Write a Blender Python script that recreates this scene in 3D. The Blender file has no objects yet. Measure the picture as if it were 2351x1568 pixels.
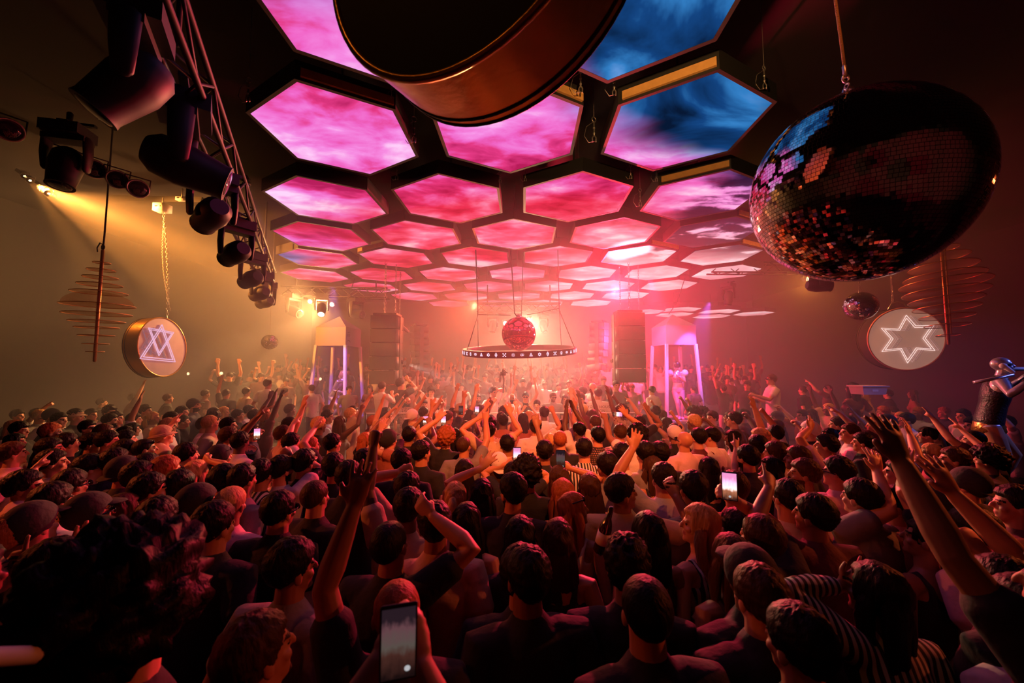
import bpy, math, random
import numpy as np
from mathutils import Vector, Matrix, Euler, noise
V = Vector
R = math.radians
PI = math.pi
SC = bpy.context.scene
COL = SC.collection
random.seed(7)

# ---------------------------------------------------------------- camera geometry
F, HC, PT = 903.0, 2.45, 0.0696            # focal length in pixels of the 2351 px frame, eye height, upward pitch
CP, SP = math.cos(PT), math.sin(PT)

def at(u, v, y):
    """World point at distance y along the room seen at pixel u, v."""
    a, b = (u - 1175.5) / F, (784 - v) / F
    k = y / (CP - SP * b)
    return V((a * k, y, HC + (SP + CP * b) * k))

def at_z(u, v, z):
    a, b = (u - 1175.5) / F, (784 - v) / F
    k = (z - HC) / (SP + CP * b)
    return V((a * k, (CP - SP * b) * k, z))

def pix(p):
    d = p[1] * CP + (p[2] - HC) * SP
    return 1175.5 + F * p[0] / d, 784 - F * (-p[1] * SP + (p[2] - HC) * CP) / d

# ---------------------------------------------------------------- materials
def nt_new(name):
    m = bpy.data.materials.new(name)
    m.use_nodes = True
    nt = m.node_tree
    b = nt.nodes['Principled BSDF']
    return m, nt, b

def lin(c):
    return tuple((x / 12.92 if x <= .04045 else ((x + .055) / 1.055) ** 2.4) for x in c)

def mat(name, col, rough=.6, metal=0., emit=None, es=0., bump=0., bscale=60., coat=0., var=0., sheen=0.):
    m, nt, b = nt_new(name)
    b.inputs['Base Color'].default_value = (*col, 1)
    b.inputs['Roughness'].default_value = rough
    b.inputs['Metallic'].default_value = metal
    if coat: b.inputs['Coat Weight'].default_value = coat
    if sheen: b.inputs['Sheen Weight'].default_value = sheen
    if emit:
        b.inputs['Emission Color'].default_value = (*emit, 1)
        b.inputs['Emission Strength'].default_value = es
    if bump or var:
        tc = nt.nodes.new('ShaderNodeTexCoord')
        n = nt.nodes.new('ShaderNodeTexNoise')
        n.inputs['Scale'].default_value = bscale
        n.inputs['Detail'].default_value = 3
        nt.links.new(tc.outputs['Object'], n.inputs['Vector'])
        if bump:
            bp = nt.nodes.new('ShaderNodeBump')
            bp.inputs['Strength'].default_value = bump
            bp.inputs['Distance'].default_value = .02
            nt.links.new(n.outputs['Fac'], bp.inputs['Height'])
            nt.links.new(bp.outputs['Normal'], b.inputs['Normal'])
        if var:
            mx = nt.nodes.new('ShaderNodeMix'); mx.data_type = 'RGBA'
            mx.inputs['A'].default_value = (*[c * (1 - var) for c in col], 1)
            mx.inputs['B'].default_value = (*[min(1, c * (1 + var)) for c in col], 1)
            nt.links.new(n.outputs['Fac'], mx.inputs['Factor'])
            nt.links.new(mx.outputs['Result'], b.inputs['Base Color'])
    return m

def pattern_mat(name, c1, c2, kind, scale, rough=.8):
    m, nt, b = nt_new(name)
    b.inputs['Roughness'].default_value = rough
    tc = nt.nodes.new('ShaderNodeTexCoord')
    mx = nt.nodes.new('ShaderNodeMix'); mx.data_type = 'RGBA'
    mx.inputs['A'].default_value = (*c1, 1); mx.inputs['B'].default_value = (*c2, 1)
    L = nt.links.new
    def wave(direction):
        w = nt.nodes.new('ShaderNodeTexWave'); w.bands_direction = direction
        w.inputs['Scale'].default_value = scale; w.inputs['Distortion'].default_value = .6
        L(tc.outputs['Object'], w.inputs['Vector'])
        t = nt.nodes.new('ShaderNodeMath'); t.operation = 'GREATER_THAN'; t.inputs[1].default_value = .55
        L(w.outputs['Fac'], t.inputs[0])
        return t.outputs[0]
    if kind == 'vert': f = wave('X')
    elif kind == 'horiz': f = wave('Z')
    elif kind == 'check':
        a = nt.nodes.new('ShaderNodeMath'); a.operation = 'MULTIPLY'
        L(wave('X'), a.inputs[0]); L(wave('Z'), a.inputs[1]); f = a.outputs[0]
    else:
        n = nt.nodes.new('ShaderNodeTexVoronoi'); n.inputs['Scale'].default_value = scale
        L(tc.outputs['Object'], n.inputs['Vector'])
        t = nt.nodes.new('ShaderNodeMath'); t.operation = 'LESS_THAN'; t.inputs[1].default_value = .35
        L(n.outputs['Distance'], t.inputs[0]); f = t.outputs[0]
    L(f, mx.inputs['Factor']); L(mx.outputs['Result'], b.inputs['Base Color'])
    return m

def hair_mat(name, c):
    m, nt, b = nt_new(name)
    b.inputs['Roughness'].default_value = .5; b.inputs['Specular IOR Level'].default_value = .14
    tc = nt.nodes.new('ShaderNodeTexCoord')
    mp = nt.nodes.new('ShaderNodeMapping'); mp.inputs['Scale'].default_value = (90, 90, 9)
    n = nt.nodes.new('ShaderNodeTexNoise'); n.inputs['Scale'].default_value = 1; n.inputs['Detail'].default_value = 4
    mx = nt.nodes.new('ShaderNodeMix'); mx.data_type = 'RGBA'
    mx.inputs['A'].default_value = (*[x * .45 for x in c], 1); mx.inputs['B'].default_value = (*[min(1, x * 1.5) for x in c], 1)
    bp = nt.nodes.new('ShaderNodeBump'); bp.inputs['Strength'].default_value = .5; bp.inputs['Distance'].default_value = .012
    L = nt.links.new
    L(tc.outputs['Object'], mp.inputs['Vector']); L(mp.outputs[0], n.inputs['Vector'])
    L(n.outputs['Fac'], mx.inputs['Factor']); L(mx.outputs['Result'], b.inputs['Base Color'])
    L(n.outputs['Fac'], bp.inputs['Height']); L(bp.outputs['Normal'], b.inputs['Normal'])
    return m

def emitter(name, col, s):
    m = bpy.data.materials.new(name); m.use_nodes = True
    nt = m.node_tree; nt.nodes.clear()
    o = nt.nodes.new('ShaderNodeOutputMaterial'); e = nt.nodes.new('ShaderNodeEmission')
    e.inputs['Color'].default_value = (*col, 1); e.inputs['Strength'].default_value = s
    nt.links.new(e.outputs[0], o.inputs['Surface'])
    return m

M = dict(
    black=mat('matte_black', (.012, .011, .011), .6),
    blackgloss=mat('black_casing', (.007, .0065, .0065), .55),
    wall=mat('dark_wall_paint', (.02, .014, .012), .9, bump=.15, bscale=4),
    floor=mat('dark_dance_floor', (.02, .018, .018), .35, bump=.1, bscale=3),
    ceil=mat('black_ceiling_paint', (.012, .007, .008), .9),
    steel=mat('brushed_steel', (.55, .53, .5), .35, .9),
    alu=mat('truss_aluminium', (.05, .047, .045), .55, .5),
    wood=mat('varnished_batten', (.55, .3, .1), .5, var=.25, bscale=14),
    gold=mat('brushed_gold', (.42, .23, .065), .3, .9, bump=.08, bscale=30),
    drumblack=mat('drum_back_cloth', (.012, .011, .011), .8),
    copper=mat('copper_rod', (.55, .25, .12), .3, .8),
    tower=mat('grey_painted_panel', (.33, .31, .3), .6),
    towerleg=mat('pale_painted_post', (.7, .68, .68), .5),
    speaker=mat('speaker_grille', (.03, .022, .022), .7, bump=.4, bscale=120),
    chain=mat('chain_steel', (.4, .36, .33), .45, .85),
    cable=mat('black_cable', (.015, .014, .014), .6),
    glassdark=mat('lens_glass', (.02, .02, .025), .05, coat=1.),
    whiteplastic=mat('white_plastic', (.75, .73, .7), .5),
    phonebody=mat('black_phone', (.01, .01, .011), .25),
    warm=emitter('warm_lamp', (1, .62, .2), 60),
    warm2=emitter('warm_wash_lamp', (1, .72, .38), 45),
    white=emitter('white_beam_lamp', (1, .95, .85), 25),
    blue=emitter('blue_lamp', (.02, .1, 1), 3.),
    exitl=emitter('small_warm_bulb', (1, .6, .3), 3),
    neonp=emitter('pink_neon_tube', (1, .55, .8), .9),
    neonp2=emitter('pink_reflection_glow', (.9, .35, .45), .32),
    neonw=emitter('pale_neon_tube', (1, .72, .66), 1.15),
    neonw2=emitter('pale_reflection_glow', (.9, .45, .4), .5),
    neonw3=emitter('pale_reflection_glow_far', (.8, .35, .32), .3),
    symb=emitter('white_symbol_light', (.85, .75, .95), 1.3),
    rail=mat('pale_handrail', (.85, .82, .8), .4),
    jacket=mat('silver_costume', (.6, .6, .68), .3, .7),
    crate=mat('translucent_tub', (.6, .45, .42), .5),
)

# ---------------------------------------------------------------- mesh builder
class MB:
    def __init__(s): s.v, s.f, s.m = [], [], []
    def _add(s, vs, fs, m):
        o = len(s.v); s.v += [tuple(x) for x in vs]; s.f += [tuple(o + i for i in f) for f in fs]; s.m += [m] * len(fs)
    def loft(s, pts, rad, X=None, n=12, m=0, rnd=True):
        pts = [V(p) for p in pts]
        k = len(pts)
        rad = [(r, r) if not isinstance(r, (tuple, list)) else r for r in (rad if isinstance(rad, list) else [rad] * k)]
        T = []
        for i in range(k):
            t = (pts[min(i + 1, k - 1)] - pts[max(i - 1, 0)])
            T.append(t.normalized() if t.length > 1e-9 else V((0, 0, 1)))
        ref = V(X) if X is not None else (V((1, 0, 0)) if abs(T[0].x) < .8 else V((0, 1, 0)))
        rings = []
        if rnd:
            e0, e1 = sum(rad[0]) / 2, sum(rad[-1]) / 2
            P = [pts[0] - T[0] * e0 * .55] + pts + [pts[-1] + T[-1] * e1 * .55]
            Q = [(rad[0][0] * .6, rad[0][1] * .6)] + rad + [(rad[-1][0] * .6, rad[-1][1] * .6)]
            T = [T[0]] + T + [T[-1]]
        else:
            P, Q = pts, rad
        vs = []
        for p, t, q in zip(P, T, Q):
            x = ref - t * ref.dot(t)
            if x.length < 1e-4: x = t.orthogonal()
            x.normalize(); y = t.cross(x); ref = x
            for j in range(n):
                a = 2 * PI * j / n
                vs.append(p + x * (q[0] * math.cos(a)) + y * (q[1] * math.sin(a)))
        K = len(P)
        fs = [(i * n + j, i * n + (j + 1) % n, (i + 1) * n + (j + 1) % n, (i + 1) * n + j) for i in range(K - 1) for j in range(n)]
        fs.append(tuple(range(n - 1, -1, -1))); fs.append(tuple((K - 1) * n + j for j in range(n)))
        s._add(vs, fs, m)
    def ell(s, c, r, Rm=None, n=12, h=8, m=0):
        c = V(c); r = (r, r, r) if not isinstance(r, (tuple, list)) else r
        vs, fs = [], []
        for i in range(1, h):
            a = PI * i / h
            for j in range(n):
                b = 2 * PI * j / n
                vs.append(V((r[0] * math.sin(a) * math.cos(b), r[1] * math.sin(a) * math.sin(b), r[2] * math.cos(a))))
        vs += [V((0, 0, r[2])), V((0, 0, -r[2]))]
        t, bt = len(vs) - 2, len(vs) - 1
        for i in range(h - 2):
            for j in range(n):
                fs.append((i * n + j, (i + 1) * n + j, (i + 1) * n + (j + 1) % n, i * n + (j + 1) % n))
        for j in range(n):
            fs.append((t, j, (j + 1) % n)); fs.append((bt, (h - 2) * n + (j + 1) % n, (h - 2) * n + j))
        s._add([c + (Rm @ v if Rm else v) for v in vs], fs, m)
    def box(s, c, d, Rm=None, m=0):
        c = V(c); vs = []
        for x in (-.5, .5):
            for y in (-.5, .5):
                for z in (-.5, .5):
                    p = V((x * d[0], y * d[1], z * d[2])); vs.append(c + (Rm @ p if Rm else p))
        s._add(vs, [(0, 1, 3, 2), (4, 6, 7, 5), (0, 4, 5, 1), (2, 3, 7, 6), (0, 2, 6, 4), (1, 5, 7, 3)], m)
    def bar(s, a, b, w, h=None, m=0, up=(0, 0, 1)):
        a, b = V(a), V(b); t = (b - a).normalized(); h = h or w
        x = t.cross(V(up));
        if x.length < 1e-3: x = t.orthogonal()
        x.normalize(); y = x.cross(t)
        vs = [p + x * (i * w / 2) + y * (j * h / 2) for p in (a, b) for i, j in ((-1, -1), (1, -1), (1, 1), (-1, 1))]
        s._add(vs, [(0, 3, 2, 1), (4, 5, 6, 7), (0, 1, 5, 4), (1, 2, 6, 5), (2, 3, 7, 6), (3, 0, 4, 7)], m)
    def prism(s, poly, z0, z1, m=0):
        n = len(poly)
        vs = [(x, y, z0) for x, y in poly] + [(x, y, z1) for x, y in poly]
        s._add(vs, [tuple(range(n - 1, -1, -1)), tuple(range(n, 2 * n))] + [(i, (i + 1) % n, n + (i + 1) % n, n + i) for i in range(n)], m)
    def torus(s, c, r1, r2, Rm=None, n=24, k=8, m=0, sx=1.):
        c = V(c); vs = []
        for i in range(n):
            a = 2 * PI * i / n
            for j in range(k):
                b = 2 * PI * j / k
                p = V(((r1 + r2 * math.cos(b)) * math.cos(a) * sx, (r1 + r2 * math.cos(b)) * math.sin(a), r2 * math.sin(b)))
                vs.append(c + (Rm @ p if Rm else p))
        s._add(vs, [(i * k + j, ((i + 1) % n) * k + j, ((i + 1) % n) * k + (j + 1) % k, i * k + (j + 1) % k) for i in range(n) for j in range(k)], m)
    def mesh(s, name, mats, smooth=True):
        me = bpy.data.meshes.new(name)
        me.from_pydata([tuple(x) for x in s.v], [], s.f)
        for x in mats: me.materials.append(x)
        if len(mats) > 1: me.polygons.foreach_set('material_index', s.m)
        me.polygons.foreach_set('use_smooth', [smooth] * len(me.polygons))
        me.update()
        return me
    def build(s, name, mats, parent=None, smooth=True, loc=None):
        if not isinstance(mats, (list, tuple)): mats = [mats]
        o = bpy.data.objects.new(name, s.mesh(name, mats, smooth))
        COL.objects.link(o)
        if parent: o.parent = parent
        if loc is not None: o.location = loc
        return o

def tag(o, label=None, cat=None, group=None, kind=None):
    if label: o['label'] = label
    if cat: o['category'] = cat
    if group: o['group'] = group
    if kind: o['kind'] = kind
    return o

def empty(name, loc, label, cat, rot=(0, 0, 0), group=None):
    o = bpy.data.objects.new(name, None); COL.objects.link(o)
    o.location = loc; o.rotation_euler = rot; o.empty_display_size = .1
    return tag(o, label, cat, group)

def copy_tree(o, parent=None):
    c = o.copy(); COL.objects.link(c); c.parent = parent
    for ch in list(o.children): copy_tree(ch, c)
    return c

def smooth_by_angle(o, deg=35):
    me = o.data
    a = np.empty(len(me.polygons) * 3); me.polygons.foreach_get('normal', a)
    me.polygons.foreach_set('use_smooth', [True] * len(me.polygons))
    nrm = a.reshape(-1, 3)
    ed = {}
    for p in me.polygons:
        for k in p.edge_keys: ed.setdefault(k, []).append(p.index)
    c = math.cos(R(deg))
    sharp = [False] * len(me.edges)
    for e in me.edges:
        fs = ed.get(tuple(sorted(e.vertices)), ())
        if len(fs) == 2 and float(nrm[fs[0]] @ nrm[fs[1]]) < c: sharp[e.index] = True
    me.attributes.new('sharp_edge', 'BOOLEAN', 'EDGE').data.foreach_set('value', sharp)
    return o

def facing(d, up=(0, 0, 1)):
    """Rotation whose +Z axis looks along d."""
    return V(d).normalized().to_track_quat('Z', 'Y').to_matrix()
NFILL = 150
SKIPPED = (1, 11, 12, 15, 18, 22, 24, 28, 32, 36, 41, 42, 46, 49, 51, 58, 60, 62, 63, 69, 72, 73, 74, 78, 87, 88, 94, 97, 101, 111, 118, 121, 125, 126, 127, 135, 136, 137, 117, 148)
HAZE = .045
EXPO = 0.0
# ---------------------------------------------------------------- the room
ROOM = dict(x0=-11.5, x1=13.5, y0=-2.5, y1=22.5, z1=6.3)
def slab(name, c, d, m):
    b = MB(); b.box((0, 0, 0), d)
    o = b.build(name, m, smooth=False, loc=c)
    return tag(o, kind='structure')
X0, X1, Y0, Y1, Z1 = (ROOM[k] for k in ('x0', 'x1', 'y0', 'y1', 'z1'))
slab('floor', ((X0 + X1) / 2, (Y0 + Y1) / 2, -.1), (X1 - X0, Y1 - Y0, .2), M['floor'])
slab('ceiling', ((X0 + X1) / 2, (Y0 + Y1) / 2, Z1 + .1), (X1 - X0, Y1 - Y0, .2), M['ceil'])
slab('wall_left', (X0 - .1, (Y0 + Y1) / 2, Z1 / 2), (.2, Y1 - Y0, Z1), M['wall'])
slab('wall_right', (X1 + .1, (Y0 + Y1) / 2, Z1 / 2), (.2, Y1 - Y0, Z1), M['wall'])
slab('wall_back', ((X0 + X1) / 2, Y1 + .1, Z1 / 2), (X1 - X0, .2, Z1), M['wall'])
slab('wall_front', ((X0 + X1) / 2, Y0 - .1, Z1 / 2), (X1 - X0, .2, Z1), M['wall'])

# raised tiers behind the dance floor
TIERS = []
def tier(x0, x1, y0, y1, h):
    TIERS.append((x0, x1, y0, y1, h))
    o = slab('floor_riser', ((x0 + x1) / 2, (y0 + y1) / 2, h / 2), (x1 - x0, y1 - y0, h), M['floor'])
tier(-2.9, 2.9, 8.75, 10.8, .2)
tier(-10.5, -2.95, 8.4, 10.8, .5)
tier(2.95, 10.5, 8.2, 10.8, .5)
tier(-10.5, 12.5, 10.85, 13.2, .55)
tier(-10.5, 12.5, 13.25, 17, .85)
def ground(x, y):
    h = 0
    for a, b, c, d, z in TIERS:
        if a - .01 <= x <= b + .01 and c - .01 <= y <= d + .01: h = max(h, z)
    return h

# ---------------------------------------------------------------- LED ceiling
def led_material():
    m = bpy.data.materials.new('led_cloud_picture'); m.use_nodes = True
    nt = m.node_tree; nt.nodes.clear(); L = nt.links.new
    def node(t, **k):
        n = nt.nodes.new(t)
        for a, b in k.items(): setattr(n, a, b)
        return n
    def val(s, x):
        if isinstance(x, (int, float)): s.default_value = x
        else: L(x, s)
    def math_(op, a, b=0., c=None):
        n = node('ShaderNodeMath', operation=op); val(n.inputs[0], a); val(n.inputs[1], b)
        if c is not None: val(n.inputs[2], c)
        return n.outputs[0]
    def step(x, lo, hi):
        n = node('ShaderNodeMapRange', interpolation_type='SMOOTHSTEP')
        val(n.inputs['Value'], x); n.inputs['From Min'].default_value = lo; n.inputs['From Max'].default_value = hi
        return n.outputs['Result']
    def mix(f, a, b):
        n = node('ShaderNodeMix', data_type='RGBA'); val(n.inputs['Factor'], f)
        for s, x in (('A', a), ('B', b)):
            if isinstance(x, tuple): n.inputs[s].default_value = (*x, 1)
            else: L(x, n.inputs[s])
        return n.outputs['Result']
    def ramp(f, stops):
        n = node('ShaderNodeValToRGB'); L(f, n.inputs[0]); e = n.color_ramp.elements
        while len(e) < len(stops): e.new(.5)
        for el, (p, c) in zip(e, stops): el.position = p; el.color = (*c, 1)
        return n.outputs[0]
    tc = node('ShaderNodeTexCoord'); gp = node('ShaderNodeNewGeometry')
    sx = node('ShaderNodeSeparateXYZ'); L(gp.outputs['Position'], sx.inputs[0])
    x, y = sx.outputs[0], sx.outputs[1]
    def nz(scale, det, dist, rough=.55, off=0.):
        mp = node('ShaderNodeMapping'); mp.inputs['Scale'].default_value = (scale * .8, scale * 1.25, scale); mp.inputs['Location'].default_value = (off, off * .7, 0)
        mp.inputs['Rotation'].default_value = (0, 0, -.35)
        n = node('ShaderNodeTexNoise'); n.inputs['Scale'].default_value = 1; n.inputs['Detail'].default_value = det
        n.inputs['Distortion'].default_value = dist; n.inputs['Roughness'].default_value = rough
        L(gp.outputs['Position'], mp.inputs[0]); L(mp.outputs[0], n.inputs['Vector'])
        return n.outputs['Fac']
    na = nz(.75, 4, .5, .5); nb = nz(2.1, 5, .4, .55, 5.1); n1 = math_('ADD', math_('MULTIPLY', math_('ADD', math_('MULTIPLY', na, .68), math_('MULTIPLY', nb, .32)), 1.45), -.215); n2 = nz(.3, 4, .3, .5, 7.3); n3 = nz(.8, 5, .7, .5, 3.1)
    pink = ramp(n1, [(.34, (.42, .012, .10)), (.43, (.72, .04, .22)), (.50, (.80, .12, .52)), (.58, (.85, .24, .70)), (.69, (.93, .62, .9))])
    red = ramp(n1, [(.34, (.5, .005, .03)), (.44, (.74, .02, .07)), (.53, (.84, .08, .17)), (.61, (.86, .2, .34)), (.72, (.94, .55, .6))])
    blue = ramp(n3, [(.32, (.002, .008, .03)), (.46, (.006, .05, .19)), (.56, (.03, .19, .5)), (.66, (.14, .32, .7)), (.78, (.5, .58, .85))])
    pale = ramp(n1, [(.3, (.8, .25, .3)), (.5, (.92, .5, .55)), (.65, (1, .75, .8)), (.8, (1, .95, 1))])
    # red towards the middle of the room, pale at the right rear, blue near the entrance corner
    ry = math_('MULTIPLY', step(y, 5.2, 7.2), step(math_('ADD', n2, 0), .36, .58))
    cx = step(math_('ABSOLUTE', math_('SUBTRACT', x, .2)), 4.2, .8)
    rm = math_('MINIMUM', math_('MULTIPLY', math_('ADD', math_('MULTIPLY', ry, .9), math_('MULTIPLY', step(y, 4.5, 8), cx)), 1.0), 1.)
    col = mix(rm, pink, red)
    pm = math_('MULTIPLY', step(math_('ADD', x, math_('MULTIPLY', n2, 2.)), 1.3, 4.2), step(y, 6.0, 10))
    col = mix(pm, col, pale)
    bl = math_('ADD', math_('SUBTRACT', math_('MULTIPLY', x, .75), math_('MULTIPLY', y, .95)), math_('MULTIPLY', n2, 3.2))
    bm = math_('MAXIMUM', step(bl, -1.5, -.55), step(math_('ADD', y, math_('MULTIPLY', n2, 1.4)), 3.75, 2.9))
    lb = math_('ADD', math_('ABSOLUTE', math_('ADD', x, 5.75)), math_('ABSOLUTE', math_('SUBTRACT', y, 9.7)))
    bm = math_('MAXIMUM', bm, math_('MULTIPLY', step(math_('ADD', lb, math_('MULTIPLY', n3, 1.)), 1.75, .75), .9))
    col = mix(bm, col, blue)
    dm = math_('MULTIPLY', step(math_('ADD', x, math_('MULTIPLY', n3, 2.2)), 3.75, 4.35), step(math_('ADD', y, math_('MULTIPLY', n2, 2.)), 11.6, 9.6))
    dm = math_('MULTIPLY', dm, step(n1, .60, .52))
    col = mix(math_('MULTIPLY', dm, .93), col, (.012, .004, .02))
    hb = math_('ADD', math_('POWER', math_('MULTIPLY', math_('SUBTRACT', x, 2.75), 1.5), 2), math_('POWER', math_('SUBTRACT', y, 9.15), 2))
    hm = step(math_('ADD', hb, math_('MULTIPLY', n3, 1.2)), 1.5, .85)
    col = mix(hm, col, (1.5, 1.3, 1.5))
    e = node('ShaderNodeEmission'); L(col, e.inputs[0]); e.inputs[1].default_value = 1.1
    o = node('ShaderNodeOutputMaterial'); L(e.outputs[0], o.inputs['Surface'])
    return m
M['led'] = led_material()
LP, LS, LYAW, LX, LY, LH = .7232 * 2.8, .326 * 2.8, -.0306, -.7413 * 2.8, 1.6339 * 2.8, HC + 2.8
def hexc(r, c):
    X, Y = c * LP / 2, r * LP * .8660254
    return LX + math.cos(LYAW) * X - math.sin(LYAW) * Y, LY + math.sin(LYAW) * X + math.cos(LYAW) * Y
def hexpoly(s): return [(s * math.sin(PI / 3 * k), -s * math.cos(PI / 3 * k)) for k in range(6)]
def frame_mesh():
    b = MB(); o, i = hexpoly(LS + .045), hexpoly(LS)
    vs = [(x, y, z) for z in (0, .2) for x, y in o] + [(x, y, 0) for x, y in i] + [(x, y, .02) for x, y in i]
    fs = []
    for k in range(6):
        j = (k + 1) % 6
        fs += [(k, j, 6 + j, 6 + k)[::-1], (k, j, 12 + j, 12 + k), (12 + k, 12 + j, 18 + j, 18 + k)]
    fs.append(tuple(range(6, 12)))
    b._add(vs, fs, 0)
    return b.mesh('panel_frame', [M['black']], False)
def screen_mesh():
    b = MB(); b.prism(hexpoly(LS), 0, .012)
    return b.mesh('screen', [M['led']], False)
FM, SM = frame_mesh(), screen_mesh()
def hang(o):
    b = MB(); b.loft([(0, 0, .19), (0, 0, Z1 - o.location.z)], .015, n=6); b.build('hanger_rod', M['black'], o)
ROWNAME = ['first', 'second', 'third', 'fourth', 'fifth', 'sixth', 'seventh', 'eighth', 'ninth', 'tenth', 'eleventh']
HEXES = {-1: [1, 3], 0: [0, 2, 4], 1: [-1, 1, 3, 5], 2: [-2, 0, 2, 4, 6], 3: [-3, -1, 1, 3, 5, 7], 4: [-4, -2, 0, 2, 4, 6, 8],
         5: [-3, -1, 1, 3, 5, 7], 6: [-2, 0, 2, 4, 6], 7: [-1, 1, 3, 5]}
FAR = [(6.3, 18.6), (7.9, 18.3), (8.1, 19.5), (10.0, 18.9), (10.3, 20.2), (12.1, 19.6)]
def hexlook(r, c):
    if r == -1: return 'pink and blue' if c < 0 else 'deep blue'
    if r == 0: return ['pale pink', 'bright pink', 'blue and dark pink'][c // 2]
    if r == 3 and c == -3: return 'violet and red'
    if r == 3 and c == 5: return 'white-hot pink'
    if c >= 5 and r < 3: return 'dark clouded pink'
    if r > 3 and c >= 4: return 'pale rose'
    return 'pink' if r < 2 else 'red and pink'
EDGE = {2: 'second', 3: 'third', 4: 'fourth', 5: 'fifth', 6: 'sixth', 7: 'seventh'}
for r, cs in HEXES.items():
    for i, c in enumerate(cs):
        x, y = hexc(r, c)
        o = bpy.data.objects.new('led_panel', FM); COL.objects.link(o)
        dz = {1: -.06, 2: -.04}.get(r, 0)
        o.location = (x, y, LH + dz); o.rotation_euler = (0, 0, LYAW)
        pos = 'left end' if i == 0 else 'right end' if i == len(cs) - 1 else f'{EDGE[i + 1]} from left'
        tag(o, f'{hexlook(r, c)} hexagonal screen, {pos} of the {ROWNAME[r + 1]} ceiling row', 'ceiling screen', 'hexagonal screens of the ceiling')
        s = bpy.data.objects.new('screen', SM); COL.objects.link(s); s.parent = o; s.location = (0, 0, .004)
        hang(o)
        # varnished battens along near edges
        for k in {(0, 4): (5,), (1, 5): (5,), (0, 0): (0,), (0, 2): (0,), (3, 5): (0,), (3, -1): (5,), (2, 6): (0,), (3, 7): (0,)}.get((r, c), ()):
            a, bb = [V((p[0], p[1], 0)) * ((LS + .06) / LS) for p in (hexpoly(LS)[k], hexpoly(LS)[(k + 1) % 6])]
            w = MB(); w.bar(a.lerp(bb, .06) + V((0, 0, .075)), a.lerp(bb, .97) + V((0, 0, .075)), .03, .085)
            t = w.build('batten', M['wood'], o, False); t['label'] = 'varnished wooden batten'
for i, (x, y) in enumerate(FAR):
    o = bpy.data.objects.new('led_panel', FM); COL.objects.link(o); o.location = (x, y, LH - .1 + .06 * (i % 2)); o.rotation_euler = (0, 0, LYAW)
    tag(o, ['dim mauve hexagonal screen just above the right tower roof', 'dim mauve hexagonal screen behind right tower, second from it', 'lower dim mauve hexagonal screen behind right tower, second from it',
            'dim mauve hexagonal screen behind right tower, third from it', 'lower dim hexagonal screen behind right tower, third from it', 'faint hexagonal screen deepest beyond the right tower'][i], 'ceiling screen', 'hexagonal screens of the far ceiling')
    s = bpy.data.objects.new('screen', SM); COL.objects.link(s); s.parent = o; s.location = (0, 0, .004)
    hang(o)

# rigging shackles with safety wires between the panels
def shackle(u, v, big, label):
    p = at_z(u, v, LH + .12); d = p.y; L = big / F * d
    b = MB()
    b.torus((0, 0, L * .42), L * .09, L * .018, Euler((PI / 2, 0, .5)).to_matrix(), 14, 6)
    b.loft([(0, 0, L * .36), (0, 0, L * .22)], L * .022, n=8)
    b.loft([(0, 0, L * .24), (0, 0, -L * .18)], L * .03, n=8)
    b.ell((0, 0, L * .1), L * .05, n=8, h=6); b.ell((0, 0, -L * .1), L * .05, n=8, h=6)
    for s in (-1, 1): b.loft([(0, 0, -L * .16), (s * L * .07, 0, -L * .27), (s * L * .06, 0, -L * .42)], L * .024, n=8)
    b.loft([(0, 0, L * .5), (0, 0, Z1 - p.z)], L * .012, n=6)
    o = b.build('rigging_shackle', M['steel'], loc=p); tag(o, label, 'shackle', 'rigging shackles between the ceiling screens')
    w = MB(); w.loft([(0, 0, L * .35), (-L * .28, 0, L * .15), (-L * .36, 0, -L * .2), (-L * .2, 0, -L * .45), (0, 0, -L * .4)], L * .012, n=6)
    w.build('safety_wire', M['chain'], o)
for a in ((570, 208, 66, 'steel shackle left of the pale pink screen'), (950, 300, 70, 'steel shackle between pale pink and bright pink screens'),
          (1333, 187, 66, 'steel shackle above the bright pink screen, left of a pair'), (1410, 195, 62, 'steel shackle touching the bright wooden batten'),
          (1364, 300, 66, 'steel shackle with wide wire loop right of the bright pink screen'), (1148, 405, 34, 'steel shackle below the bright pink screen, left of a pair'),
          (1206, 402, 34, 'steel shackle below the bright pink screen, right of a pair'), (1448, 395, 38, 'steel shackle under the blue screen, left of a pair'),
          (1507, 402, 36, 'steel shackle at the end of the darker wooden batten'), (1755, 180, 62, 'steel shackle between blue screen and giant mirror ball'),
          (911, 395, 44, 'faint steel shackle below the pale pink screen'), (899, 215, 26, 'steel shackle beside the golden drum'),
          (1470, 455, 46, 'thin steel shackle right of the second row gap'), (1330, 445 - 490 + 480, 22, 'tiny steel shackle in the third row gap')):
    shackle(*a)

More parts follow.
